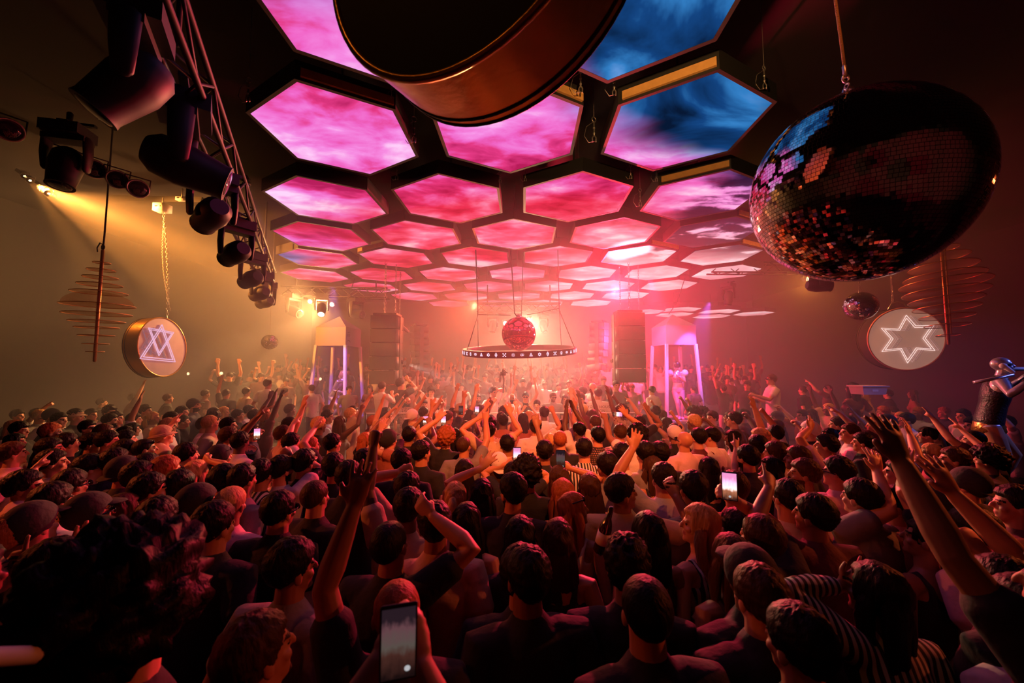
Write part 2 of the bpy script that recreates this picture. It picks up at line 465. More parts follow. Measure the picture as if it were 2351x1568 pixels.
# ---------------------------------------------------------------- trusses
def truss(p0, p1, w, label, bays, name='lighting_truss'):
    p0, p1 = V(p0), V(p1); o = empty(name, p0, label, 'truss')
    t = (p1 - p0); Lg = t.length; q = t.to_track_quat('X', 'Z'); o.rotation_euler = q.to_euler()
    for y in (-1, 1):
        for z in (-1, 1):
            b = MB(); b.loft([(0, y * w / 2, z * w / 2), (Lg, y * w / 2, z * w / 2)], .025, n=8); b.build('chord', M['alu'], o)
    b = MB()
    for i in range(bays):
        x0, x1 = Lg * i / bays, Lg * (i + 1) / bays
        for k, (a, c) in enumerate((((-1, -1), (1, -1)), ((1, -1), (1, 1)), ((1, 1), (-1, 1)), ((-1, 1), (-1, -1)))):
            if (i + k) % 2: a, c = c, a
            b.loft([(x0, a[0] * w / 2, a[1] * w / 2), (x1, c[0] * w / 2, c[1] * w / 2)], .013, n=6)
    b.build('lattice', M['alu'], o)
    for f in (.12, .88):
        b = MB(); q = Matrix.LocRotScale(p0, o.rotation_euler, None).inverted(); w_ = p0 + t * f; b.loft([q @ (w_ + V((0, 0, w / 2))), q @ V((w_.x, w_.y, Z1 - .04))], .02, n=8); b.build('hoist_cable', M['black'], o)
    return o
def on_truss(t): return V((-2.1, 2.0, 4.72)).lerp(V((-6.1, 9.7, 4.72)), t)
truss(on_truss(-.02), on_truss(1), .3, 'long lattice truss running diagonally along the left side', 18)
truss((-7.4, 12.6, 4.95), (-4.0, 12.6, 4.88), .3, 'lattice truss above the left tower', 9)
truss((-1.15, 13, 4.48), (1.6, 13, 4.48), .28, 'lattice truss behind the mirror ball of the ring', 9)
truss((5.6, 11, 5.3), (8.2, 11, 5.3), .28, 'lattice truss behind the giant mirror ball', 8)

# ---------------------------------------------------------------- moving heads
def lens_lamp(b, c, r, m): b.ell(c, (r, r, r * .35), n=16, h=6, m=m)
def moving_head(p, aim, s, label, lit=None, drop=.0):
    """Inverted moving-head lamp: base on top, yoke, barrel aimed along the vector aim."""
    o = empty('moving_head_lamp', p, label, 'moving head lamp', group='moving head stage lamps')
    aim = V(aim).normalized(); yaw = math.atan2(aim.y, aim.x)
    o.rotation_euler = (0, 0, yaw); o.scale = (s, s, s)
    al = math.atan2(math.hypot(aim.x, aim.y), -aim.z)            # angle from straight down
    b = MB(); b.box((0, 0, .40), (.30, .36, .12)); b.box((0, 0, .475), (.2, .1, .05)); b.loft([(0, 0, .49), (0, 0, .52 + drop)], .03, n=10); b.box((0, 0, .50), (.05, .5, .03))
    smooth_by_angle(b.build('base', M['blackgloss'], o))
    b = MB(); b.box((0, 0, .31), (.16, .40, .06))
    for y in (-1, 1): b.loft([(0, y * .19, .32), (0, y * .2, .12), (0, y * .19, -.04)], [(.075, .03), (.065, .03), (.05, .028)], X=(1, 0, 0), n=12)
    smooth_by_angle(b.build('yoke', M['blackgloss'], o), 50)
    rot = Matrix.Rotation(-al, 3, 'Y')                           # barrel along -Z turned towards +X
    pts = [rot @ V((0, 0, z)) for z in (.2, .14, 0, -.12, -.24, -.27)]
    b = MB(); b.loft(pts, [.085, .135, .15, .135, .12, .125], n=20, rnd=False)
    h = smooth_by_angle(b.build('lamp_head', M['blackgloss'], o), 40)
    b = MB(); b.ell(rot @ V((0, 0, -.265)), (.105, .105, .02), rot, n=18, h=6)
    b.build('lens', M[lit] if lit else M['glassdark'], h)
    return o
hd = V((-.55, .3, -.35))
for t, a, s, lb in ((.02, (-.5, -.3, -.8), .95, 'big dark moving head lamp high at the near end of the left truss'),
                    (.134, (.75, .55, -.25), 1.15, 'large dark moving head lamp below the blue beam on the left truss'),
                    (.267, (-.7, .5, -.15), 1., 'moving head lamp with shiny rim beside the motor box'),
                    (.447, (-.7, .4, -.15), 1., 'third lit-rimmed moving head lamp down the left truss'),
                    (.655, (-.7, .4, -.12), 1., 'fourth moving head lamp down the left truss'),
                    (.834, (-.7, .4, -.1), 1., 'fifth moving head lamp down the left truss'),
                    (.97, (-.7, .4, -.1), 1., 'last moving head lamp at the far end of the left truss')):
    p = on_truss(t); moving_head((p.x, p.y, 4.08), a, s, lb, drop=.05)
moving_head((-6.95, 12.4, 4.28), (.8, -.3, -.3), 1.15, 'moving head lamp hanging from the truss left of the bright wash')
moving_head((-6.05, 12.4, 4.36), (.2, -.5, -.7), .95, 'short wash lamp glowing above the left tower', lit='warm2')
moving_head((-4.95, 12.4, 4.2), (.8, -.4, -.2), 1.05, 'hazy moving head lamp right of the left tower roof')
moving_head((1.02, 12.7, 3.85), (.1, -.3, -.9), .85, 'moving head lamp right of the ring mirror ball')
moving_head((-.62, 12.7, 3.85), (-.1, -.3, -.9), .85, 'moving head lamp left of the ring mirror ball')
moving_head((at(1876, 655, 7.4)), (.9, -.2, -.1), .85, 'dark moving head lamp under the giant mirror ball')
moving_head(at(152, 372, 5.0) + V((0, 0, -.05)), (.05, -.2, -1), 1.15, 'black fixture pointing down above the left amber lamps', drop=.1)
moving_head((5.9, 10.6, 4.4), (-.2, -.1, -1), .8, 'moving head lamp sending the violet beam over the right tower')

# lamp bars with their lamps
def spot_can(p, aim, r, L, label, name='spot_lamp', m='warm', cat='spot lamp', group=None, face=None):
    aim = V(aim).normalized(); o = empty(name, p, label, cat, facing(aim).to_euler(), group)
    b = MB(); b.loft([(0, 0, -L), (0, 0, -L * .8), (0, 0, 0), (0, 0, .01)], [r * .7, r * .95, r, r * 1.06], n=18, rnd=False)
    smooth_by_angle(b.build('housing', M['blackgloss'], o), 40)
    b = MB(); b.torus((0, 0, .005), r, r * .1, n=24, k=8); b.build('rim', M['steel'], o)
    b = MB(); b.ell((0, 0, .0), (r * .88, r * .88, r * .2), n=18, h=6); b.build('lens', M[m], o)
    b = MB()
    for s in (-1, 1): b.loft([(s * r * 1.15, 0, -L * .4), (s * r * 1.15, r * 1.3, -L * .4)], r * .07, n=6)
    b.loft([(-r * 1.15, r * 1.3, -L * .4), (r * 1.15, r * 1.3, -L * .4)], r * .07, n=6)
    b.build('bracket', M['blackgloss'], o)
    return o
for i, (u, v) in enumerate(((57, 404), (69, 414), (101, 437), (112, 444))):
    spot_can(at(u, v, 7.0), (.6, -.3, -.5), .055, .14, ('topmost', 'second', 'third', 'lowest')[i] + ' of four amber lamps on the left wall bracket', group='four amber lamps at the left')
b = MB(); b.bar(at(40, 390, 7.15), at(125, 448, 7.15), .06); tag(b.build('lamp_bar', M['black'], smooth=False), 'dark bar carrying four amber lamps', 'lamp bar')
for i, (u, v, d) in enumerate(((20, 298, 4.6), (150, 366, 5.6), (217, 388, 5.6), (270, 412, 5.7), (317, 433, 5.8))):
    p = at(u, v, d)
    spot_can(p, V((0, 0, HC)) - p + V((2.2, 0, -.6)), .125, .24, ('dim can light alone at far left above the amber lamps', 'can light half hidden behind the black fixture', 'left one of three amber-rimmed can lights',
             'middle one of three amber-rimmed can lights', 'right one of three amber-rimmed can lights')[i], 'can_light', 'glassdark', 'can light', 'can lights along the left ceiling')
for u, v, d, a, lb in ((920, 747, 10.6, (-.5, -.5, .5), 'small white lamp aiming up beside the left speaker column'), (929, 833, 10.4, (.75, -.5, -.25), 'small white lamp beaming right under the left speaker column'),
                    (1404, 829, 10.4, (-.85, -.4, -.22), 'small white lamp beaming left under the right speaker column')):
    spot_can(at(u, v, d), a, .05, .3, lb, m='white')
for u, v, d, a, lb in ((475, 232, 5.55, (-.7, -.1, -.6), 'small blue lamp near the ceiling left of the screens'), (566, 424, 6.5, (.2, .1, -.9), 'small blue lamp below the upper blue one')):
    spot_can(at(u, v, d), a, .06, .16, lb, m='blue')
for u, v, d, lb in ((762, 699, 12.9, 'bright wash lamp right of the glowing wash'), (712, 692, 13.0, 'bright wash lamp left of the glowing wash'), (1214, 735, 12.9, 'bright lamp right behind the ring mirror ball'),
                 (1160, 742, 13.2, 'bright lamp half hidden left behind the ring mirror ball'), (1862, 640, 7.9, 'amber lamp hidden behind the giant mirror ball')):
    spot_can(at(u, v, d), (0, -1, -.35), .09, .2, lb, m='warm2')
for u, v, d in ((293, 857, 14), (431, 858, 14), (508, 857, 14), (735, 870, 14)):
    p = at(u, v, d); b = MB(); b.ell((0, 0, 0), .05); o = b.build('wall_bulb', M['exitl'], loc=p)
    b = MB(); b.box((0, .06, 0), (.16, .05, .12)); b.build('bulb_plate', M['black'], o, False)
    tag(o, {293: 'tiny bulb left below the triangle drum', 431: 'tiny bulb right of the triangle drum', 508: 'tiny bulb midway to the left tower', 735: 'tiny bulb seen inside the left tower'}[u], 'wall bulb', 'tiny bulbs along the far left')

# ceiling beam at left with motor and cables
b = MB(); b.bar(at(255, 458, 8.3), at(470, 462, 8.3), .18, .12); tag(b.build('ceiling_beam', M['black'], smooth=False), kind='structure')
for i, (u, v) in enumerate(((373, 478), (418, 457))):
    p = at(u, v, 7.95); b = MB(); b.box((0, 0, 0), (.24, .2, .16) if i == 0 else (.2, .1, .07)); o = smooth_by_angle(b.build('chain_motor' if i == 0 else 'junction_box', M['whiteplastic'], loc=p))
    tag(o, 'white chain motor above the triangle drum' if i == 0 else 'small white junction box on the left ceiling beam', 'chain motor' if i == 0 else 'junction box')
    b = MB(); b.loft([(0, 0, .05), (0, 0, .22)], .015, n=8); b.build('hook', M['steel'], o)
    b = MB()
    for k in (-.06, -.03, .04): b.ell((k, -.1 if i == 0 else -.05, .01), (.012, .008, .016))
    b.build('socket', M['black'], o)

def chain(p0, p1, s, label, m='chain', sway=0.):
    p0, p1 = V(p0), V(p1); n = max(2, int((p1 - p0).length / (s * 1.5))); b = MB()
    q = (p1 - p0).to_track_quat('X', 'Z').to_matrix()
    for i in range(n):
        t = (i + .5) / n; c = p0.lerp(p1, t) - p0 + V((sway * math.sin(t * PI), 0, 0))
        b.torus(c, s * .55, s * .14, q @ Matrix.Rotation(PI / 2 * (i % 2), 3, 'X'), 8, 4, sx=1.7)
    return tag(b.build('hoist_chain', M[m], loc=p0), label, 'chain')

def cable(pts, r, label, m='cable', name='suspension_cable'):
    o = V(pts[0]); b = MB(); b.loft([V(p) - o for p in pts], r, n=8)
    return tag(b.build(name, M[m], loc=o), label, 'cable')

# ---------------------------------------------------------------- drums with neon shapes
def double_outline(b, poly, gap, r, y=0., m=0):
    n = len(poly)
    cx = sum(p[0] for p in poly) / n; cz = sum(p[1] for p in poly) / n
    for k in (1., gap):
        q = [(cx + (x - cx) * k, cz + (z - cz) * k) for x, z in poly]
        for i in range(n):
            a, c = q[i], q[(i + 1) % n]
            b.loft([(a[0], y, a[1]), (c[0], y, c[1])], r, n=6, m=m)
FACE = mat('frosted_drum_face', (.5, .4, .37), .45, emit=(1, .5, .36), es=.24, bump=.05, bscale=40)
FACE2 = mat('frosted_mauve_face', (.5, .36, .36), .3, emit=(.9, .4, .35), es=.13, bump=.05, bscale=5, var=.25)
FACE3 = mat('pink_face_rim', (.5, .2, .24), .5)
def drum(c, axis, r, L, label, shell, face, rimm):
    """axis points from the lit face into the drum."""
    axis = V(axis).normalized(); x = axis.cross(V((0, 0, 1))).normalized(); z = x.cross(axis)
    o = empty('neon_drum', c, label, 'drum lamp', Matrix((x, axis, z)).transposed().to_euler())
    b = MB(); b.loft([(0, 0, 0), (0, L, 0)], r, n=64, rnd=False, X=(1, 0, 0))
    smooth_by_angle(b.build('shell', shell, o))
    b = MB()
    for y in (L * .86, L): b.torus((0, y - .01, 0), r, .008, Matrix.Rotation(PI / 2, 3, 'X'), 64, 6)
    b.build('seam', M['black'] if shell is M['gold'] else shell, o)
    b = MB(); b.torus((0, -.01, 0), r - .004, .016, Matrix.Rotation(PI / 2, 3, 'X'), 64, 8); b.build('rim', rimm, o)
    b = MB(); b.loft([(0, -.012, 0), (0, .0, 0)], r - .01, n=64, rnd=False, X=(1, 0, 0)); f = b.build('face', face, o, False)
    return o, f
DL = V((-7.097, 7.981, HC + .442)); DR = V((7.539, 7.515, HC + .57)); DN = V((-.201, 1.261, HC + 1.6155))
def ax(yaw, el): return V((math.sin(yaw) * math.cos(el), math.cos(yaw) * math.cos(el), math.sin(el)))
o, f = drum(DL, ax(-1.6285, -.07), .6, .262, 'golden drum with neon triangles on its glass face', M['gold'], FACE2, M['gold'])
def on_face(o, pts):
    """Where the view ray of a photo pixel meets the face plane of a drum, in drum coordinates (x, z)."""
    Mw = Matrix.LocRotScale(o.location, o.rotation_euler, None); n = Mw.to_3x3() @ V((0, 1, 0)); cam = V((0, 0, HC)); Mi = Mw.inverted(); r = []
    for u, v in pts:
        d = at(u, v, 5.) - cam; k = (o.location - cam).dot(n) / d.dot(n); q = Mi @ (cam + d * k); r.append((q.x, q.z))
    return r
b = MB()
for t in (((368.6, 745.6), (399, 831), (317.7, 823.4)), ((337.4, 753), (395.4, 763.5), (361.3, 816.9))): double_outline(b, on_face(o, t), .84, .008, -.03)
b.build('neon_tube', M['neonp'], o)
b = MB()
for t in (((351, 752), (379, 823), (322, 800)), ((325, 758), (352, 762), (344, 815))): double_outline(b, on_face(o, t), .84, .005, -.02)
b.build('neon_reflection', M['neonp2'], o)  # mirror images of the triangles, modelled as fainter glowing tubes
o, f = drum(DR, ax(.30, .062), .6, .4, 'pale round drum with a neon six-pointed star', M['drumblack'], FACE, FACE3)
STAR = on_face(o, [(1650 + a / 3.354, 500 + c / 3.354) for a, c in ((1437, 750), (1510, 832), (1650, 830), (1582, 928), (1657, 1022), (1522, 1012), (1447, 1118), (1392, 1015), (1250, 1030), (1320, 932), (1245, 850), (1378, 858))])
b = MB(); double_outline(b, STAR, .87, .0055, -.03); b.build('neon_tube', M['neonw'], o)
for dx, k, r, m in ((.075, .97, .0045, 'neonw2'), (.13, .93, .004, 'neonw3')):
    b = MB(); double_outline(b, [(x * k + dx, z * k) for x, z in STAR], .87, r, -.02); b.build('neon_reflection', M[m], o)  # the star's repeated reflections, drawn as dimmer glowing outlines
b = MB(); b.loft([(-.16, .2, .59), (-.1, .2, .7), (0, .2, .735), (.1, .2, .7), (.16, .2, .59)], .012, n=8); b.build('carry_handle', M['steel'], o)
o, f = drum(DN, ax(.479, .045), .6, .3216, 'huge black-faced golden drum hanging closest overhead', M['gold'], M['drumblack'], M['gold'])
b = MB(); b.loft([(0, .1, .59), (0, .1, 1.35)], .02, n=10); b.build('hanger', M['black'], o)
p = at(375, 488, 7.95); chain(p, (-7.11, 8.05, HC + 1.05), .035, 'hoist chain holding the triangle drum', sway=.05)
chain(p + V((.03, 0, 0)), (-7.09, 8.1, HC + 1.2), .02, 'slack loose chain beside the triangle drum chain', sway=-.1)
chain((DR.x + .05, DR.y + .25, Z1), (DR.x + .05, DR.y + .25, DR.z + .72), .03, 'chain holding the star drum')

# ---------------------------------------------------------------- mirror balls
def mirror_mat(name, tint, rough, tile, dark=.0):
    m, nt, b = nt_new(name); L = nt.links.new
    b.inputs['Metallic'].default_value = 1; b.inputs['Roughness'].default_value = rough; b.inputs['Base Color'].default_value = (*tint, 1)
    return m
MIRROR = mirror_mat('mirror_tile', (.62, .6, .6), .04, 1)
GROUT = mat('ball_grout', (.02, .018, .018), .7)
def mirror_ball(c, r, nlat, label, axis_top=.0, cap=True):
    o = empty('mirror_ball', c, label, 'mirror ball', group='tiled mirror balls')
    rng = random.Random(int(r * 1000)); vs, fs = [], []
    for i in range(nlat):
        a0, a1 = PI * (i + .06) / nlat, PI * (i + .94) / nlat
        if not cap and i == 0: continue
        nl = max(4, int(round(2 * nlat * math.sin((a0 + a1) / 2)))); off = rng.random()
        for j in range(nl):
            b0, b1 = 2 * PI * (j + .05 + off) / nl, 2 * PI * (j + .95 + off) / nl
            am, bm = (a0 + a1) / 2, (b0 + b1) / 2
            n = V((math.sin(am) * math.cos(bm), math.sin(am) * math.sin(bm), math.cos(am)))
            n2 = (n + V((rng.gauss(0, .011), rng.gauss(0, .011), rng.gauss(0, .011)))).normalized()
            o0 = len(vs)
            for a, bb in ((a0, b0), (a1, b0), (a1, b1), (a0, b1)):
                q = V((math.sin(a) * math.cos(bb), math.sin(a) * math.sin(bb), math.cos(a)))
                # flat facet on the tilted tile plane
                k = n.dot(n2) / q.dot(n2)
                vs.append(q * (k * r))
            fs.append((o0, o0 + 1, o0 + 2, o0 + 3))
    b = MB(); b._add(vs, fs, 0); b.build('mirror_tiles', MIRROR, o, False)
    b = MB(); b.ell((0, 0, 0), r * .992, n=64, h=40); b.build('core', GROUT, o)
    b = MB(); b.loft([(0, 0, r * .985), (0, 0, r * 1.02)], [r * .11, r * .09], n=18); b.torus((0, 0, r * 1.1), r * .07, r * .018, Matrix.Rotation(PI / 2, 3, 'X'), 16, 6); b.build('hanging_eye', M['steel'], o)
    return o
BIG = V((1.8784, 2.0861, HC + .9781))
mirror_ball(BIG, .5, 84, 'giant mirror ball at the upper right')
# its rope hanger stands left of the crown, as the ball tilts
top = at(1943, 200, 2.05)
hk = empty('ball_hanger', top, 'rope and snap hook holding the giant mirror ball', 'hanger')
b = MB(); b.torus((0, 0, .05), .022, .006, Matrix.Rotation(PI / 2, 3, 'X'), 16, 8, sx=.8); b.torus((.004, 0, .005), .014, .005, Matrix.Rotation(PI / 2, 3, 'X') @ Matrix.Rotation(PI / 2, 3, 'Y'), 14, 8); b.loft([(.004, 0, -.01), (.01, .02, -.06)], .007, n=8)
b.build('snap_hook', M['steel'], hk)
b = MB(); pts = [V((0, 0, .07)), V((-.012, 0, .25)), V((-.03, 0, .5)), V((-.045, .0, 2.6))]
b.loft(pts, .0075, n=8); b.build('rope', mat('tan_rope', (.5, .34, .16), .8, bump=.8, bscale=200), hk)
b = MB(); b.loft([(0, 0, .06), (-.004, 0, .12)], .011, n=10); b.build('ferrule', M['steel'], hk)
mirror_ball((6.2145, 6.9494, HC + 1.1176), .25, 40, 'small mirror ball beneath the giant one')
mirror_ball((-6.557, 10.62, HC + .723), .2, 30, 'small mirror ball left of the left tower')
chain((6.2145, 6.9494, Z1), (6.2145, 6.9494, HC + 1.1176 + .29), .03, 'chain holding the small mirror ball beside the star drum')
cable([(-6.557, 10.62, Z1), (-6.557, 10.62, HC + .723 + .22)], .006, 'thin cable holding the left small mirror ball', 'chain')

# ring of symbols with a smooth red-lit ball
RC, RR = V((.17, 9.0, HC + .42)), 1.29
RINGROT = Euler((R(6.5), R(-1.2), 0)).to_matrix()
ring = empty('symbol_ring', RC, 'hanging black ring printed with glowing white symbols', 'ring', RINGROT.to_euler())
def band(r0, r1, h, n=96):
    b = MB(); vs, fs = [], []
    for i in range(n):
        a = 2 * PI * i / n
        for r, z in ((r0, -h / 2), (r1, -h / 2), (r1, h / 2), (r0, h / 2)): vs.append((r * math.cos(a), r * math.sin(a), z))
    for i in range(n):
        j = (i + 1) % n
        for k in range(4): fs.append((i * 4 + k, j * 4 + k, j * 4 + (k + 1) % 4, i * 4 + (k + 1) % 4))
    b._add(vs, fs, 0); return b
smooth_by_angle(band(RR - .06, RR, .135).build('band', mat('ring_band', (.04, .012, .015), .4), ring))
def symbol(kind, s):
    b = MB(); w = s * .11
    def ln(*p):
        for a, c in zip(p, p[1:]): b.bar((a[0] * s, 0, a[1] * s), (c[0] * s, 0, c[1] * s), w, .006, up=(0, 1, 0))
    def cir(x, z, r, n=12): ln(*[(x + r * math.cos(2 * PI * k / n), z + r * math.sin(2 * PI * k / n)) for k in range(n + 1)])
    if kind == 0: cir(-.28, 0, .38); cir(.28, 0, .38)
    elif kind == 1: ln((-.6, -.55), (.6, -.55), (0, .65), (-.6, -.55)); cir(0, -.2, .2)
    elif kind == 2: ln((0, .7), (.6, -.35), (-.6, -.35), (0, .7)); ln((0, -.7), (.6, .35), (-.6, .35), (0, -.7))
    elif kind == 3: ln((0, .85), (.5, 0), (0, -.85), (-.5, 0), (0, .85)); cir(0, 0, .22)
    elif kind == 4: ln((-.55, -.55), (.55, .55)); ln((-.55, .55), (.55, -.55)); cir(.5, .5, .16, 8); cir(-.5, .5, .16, 8); cir(.5, -.5, .16, 8); cir(-.5, -.5, .16, 8)
    else:
        for k in range(8): ln((.25 * math.cos(PI / 4 * k), .25 * math.sin(PI / 4 * k)), (.7 * math.cos(PI / 4 * k), .7 * math.sin(PI / 4 * k)))
    return b.mesh('symbol', [M['symb']], False)
SYM = [symbol(k, .052) for k in range(6)]
for i in range(46):
    a = -PI / 2 + 2 * PI * (i - 23) / 46 + .02
    if math.sin(a) > .25: continue
    o = bpy.data.objects.new('symbol', SYM[(i + 1) % 6]); COL.objects.link(o); o.parent = ring
    o.location = ((RR + .003) * math.cos(a), (RR + .003) * math.sin(a), 0); o.rotation_euler = (0, 0, a + PI / 2)
ball = empty('chrome_ball', (.158, 9.177, HC + .8184), 'smooth red-tinted chrome ball above the symbol ring', 'mirror ball')
b = MB(); b.ell((0, 0, 0), .4, n=96, h=64); b.build('shell', mirror_mat('red_chrome', (.75, .3, .32), .03, 1), ball)
b = MB(); b.loft([(0, 0, .39), (0, 0, .43)], [.07, .05], n=18); b.build('hanging_collar', M['steel'], ball)
for i, (x, y, u, v, lb) in enumerate(((-1.0, 9.7, 1097, 715, 'left rear'), (-1.15, 8.6, 1098, 722, 'left front'), (1.05, 9.7, 1284, 706, 'right rear'), (1.2, 8.6, 1284, 712, 'right front'))):
    q = RC + RINGROT @ V((x, y - 9.0, .06)); t = at(u, v, 9.1)
    cable([q, t, V((t.x * 1.08 if i < 2 else t.x * .98, 9.1, LH))], .009, f'thin {lb} cable of the symbol ring')
cable([(-.03, 9.1, LH), (.06, 9.15, HC + 1.3), (.12, 9.17, HC + 1.23)], .014, 'left wire running up from the chrome ball')
cable([(.27, 9.2, LH), (.22, 9.18, HC + 1.23)], .009, 'right wire running up from the chrome ball')
cable([at(1097, 722, 9.1), at(1172, 724, 9.1)], .008, 'level wire left of the chrome ball')
cable([at(1284, 708, 9.1), at(1210, 723, 9.1)], .008, 'sloping wire right of the chrome ball')

# ---------------------------------------------------------------- disc pendants
def acrylic(name, c, a):
    m = bpy.data.materials.new(name); m.use_nodes = True; nt = m.node_tree; nt.nodes.clear(); L = nt.links.new
    o = nt.nodes.new('ShaderNodeOutputMaterial'); t = nt.nodes.new('ShaderNodeBsdfTransparent'); g = nt.nodes.new('ShaderNodeBsdfPrincipled'); x = nt.nodes.new('ShaderNodeMixShader')
    g.inputs['Base Color'].default_value = (*c, 1); g.inputs['Roughness'].default_value = .15
    t.inputs['Color'].default_value = (*[min(1, .75 + k * .3) for k in c], 1)
    x.inputs[0].default_value = a; L(t.outputs[0], x.inputs[1]); L(g.outputs[0], x.inputs[2]); L(x.outputs[0], o.inputs['Surface'])
    return m
ACR = acrylic('amber_acrylic', (.6, .36, .14), .14); ACR2 = acrylic('rose_acrylic', (.6, .34, .34), .18)
def disc_tree(p0, p1, discs, label, acr, tilt, dome=None):
    p0, p1 = V(p0), V(p1); o = empty('disc_pendant', p0, label, 'pendant'); q = (p1 - p0).to_track_quat('-Z', 'Y'); o.rotation_euler = q.to_euler(); L = (p1 - p0).length
    b = MB(); b.loft([(0, 0, 0), (0, 0, -L)], .022, n=12); b.loft([(.035, .02, -.03), (.035, .02, -L * .9)], .011, n=8); b.build('rod', M['copper'], o)
    Rm = Euler((0, tilt, 0)).to_matrix()
    for t, r in discs:
        b = MB(); b.loft([Rm @ V((0, 0, -.004)), Rm @ V((0, 0, .004))], r, n=40, rnd=False); d = b.build('disc', acr, o, loc=(0, 0, -L * t))
        b = MB(); b.torus((0, 0, 0), r, .006, Rm, 40, 6); b.build('disc_rim', M['copper'], d)
    if dome:
        t, r, h = dome; b = MB(); vs = []; n, k = 32, 8
        for i in range(k + 1):
            a = PI / 2 * i / k
            for j in range(n): vs.append((r * math.cos(a * .93) * math.cos(2 * PI * j / n), r * math.cos(a * .93) * math.sin(2 * PI * j / n), h * math.sin(a)))
        b._add(vs, [(i * n + j, i * n + (j + 1) % n, (i + 1) * n + (j + 1) % n, (i + 1) * n + j) for i in range(k) for j in range(n)], 0)
        b.build('dome', acr, o, loc=(0, 0, -L * t))
    return o
tl0, tl1 = at(236, 575, 6.0), at(217, 829, 6.0)
zz = [(604, 15), (621, 24), (638, 30), (655, 38), (673, 48), (702, 63), (722, 58), (739, 47), (753, 37), (771, 30), (790, 22), (808, 15)]
disc_tree(tl0, tl1, [((v - 575) / 254, r / 150) for v, r in zz], 'amber disc pendant with a glass dome', ACR, -.02, ((702 - 575) / 254, .40, .2))
cable([V((tl0.x, 6, tl0.z)), at(240, 540, 6), at(246, 460, 6), V((at(252, 390, 6).x, 6, Z1))], .012, 'black cable with a snap hook above the amber disc pendant')
b = MB(); b.torus((0, 0, .05), .035, .009, Matrix.Rotation(PI / 2, 3, 'X'), 16, 8, sx=.7); b.loft([(0, 0, .09), (-.05, 0, .12), (-.09, 0, .04), (-.08, 0, -.02)], .009, n=6); tag(b.build('snap_hook', M['blackgloss'], loc=tl0), 'black snap hook at the top of the amber disc pendant', 'hook')
tr0, tr1 = at(2160, 560, 6.6), at(2178, 790, 6.6)
zz = [(571, 30), (590, 46), (614, 58), (637, 68), (652, 76), (672, 72), (690, 62), (708, 56), (728, 46), (748, 38), (770, 20)]
disc_tree(tr0, tr1, [((v - 560) / 230, r / 137) for v, r in zz], 'rose-tinted disc pendant beside the star drum', ACR2, -.09)
cable([tr0, V((tr0.x - .1, 6.6, Z1))], .012, 'cable holding the rose-tinted disc pendant')

# ---------------------------------------------------------------- speakers
def line_array(x0, x1, y, zt, zb, n, label, dep=.6, yaw=0., curve=0.):
    w = x1 - x0; o = empty('line_array_speaker', ((x0 + x1) / 2, y, zb), label, 'speaker', (0, 0, yaw)); h = (zt - zb) / n
    for i in range(n):
        c = curve * ((n - 1 - i) / n) ** 2
        z = h * (i + .5); rot = Matrix.Rotation(-c * .5, 3, 'X')
        b = MB(); b.box((0, dep / 2 + c * .3, z), (w, dep, h * .965), rot); k = smooth_by_angle(b.build('cabinet', M['blackgloss'], o))
        b = MB(); b.box((0, -.008 + c * .3, z), (w * .94, .014, h * .9), rot); b.build('grille', M['speaker'], k, False)
    b = MB(); b.box((0, dep / 2, h * n + .04), (w * .9, dep * .8, .05))
    for s in (-1, 1): b.box((s * w * .52, dep * .5, h * n / 2), (.02, .12, h * n * .98))
    b.build('rigging_frame', M['black'], o, False)
    return o
line_array(-3.62, -2.94, 10, 3.83, 2.06, 5, 'tall black speaker stack right of the left tower')
line_array(2.69, 3.4, 10, 3.9, 2.1, 5, 'tall black speaker stack left of the right tower')
line_array(-3.05, -2.75, 11.4, 3.7, 2.4, 7, 'curved speaker column behind the left speaker stack', .45, -.9, .5)
line_array(2.58, 2.9, 11.4, 3.8, 2.4, 7, 'curved speaker column behind the right speaker stack', .45, .9, .5)
for i, (u, y) in enumerate(((884, 10.2), (908, 10.4), (918, 11.2), (1445, 10.2), (1424, 10.4), (1467, 10.5))):
    x = at(u, 700, y).x; sd = 'left' if i < 3 else 'right'
    chain((x, y, Z1 if i % 3 else LH + .1), (x, y, 3.9), .05 if i % 3 == 0 else .035, f'{("thick", "thin", "thinner rear")[i % 3]} hoist chain above the {sd} speaker stack')

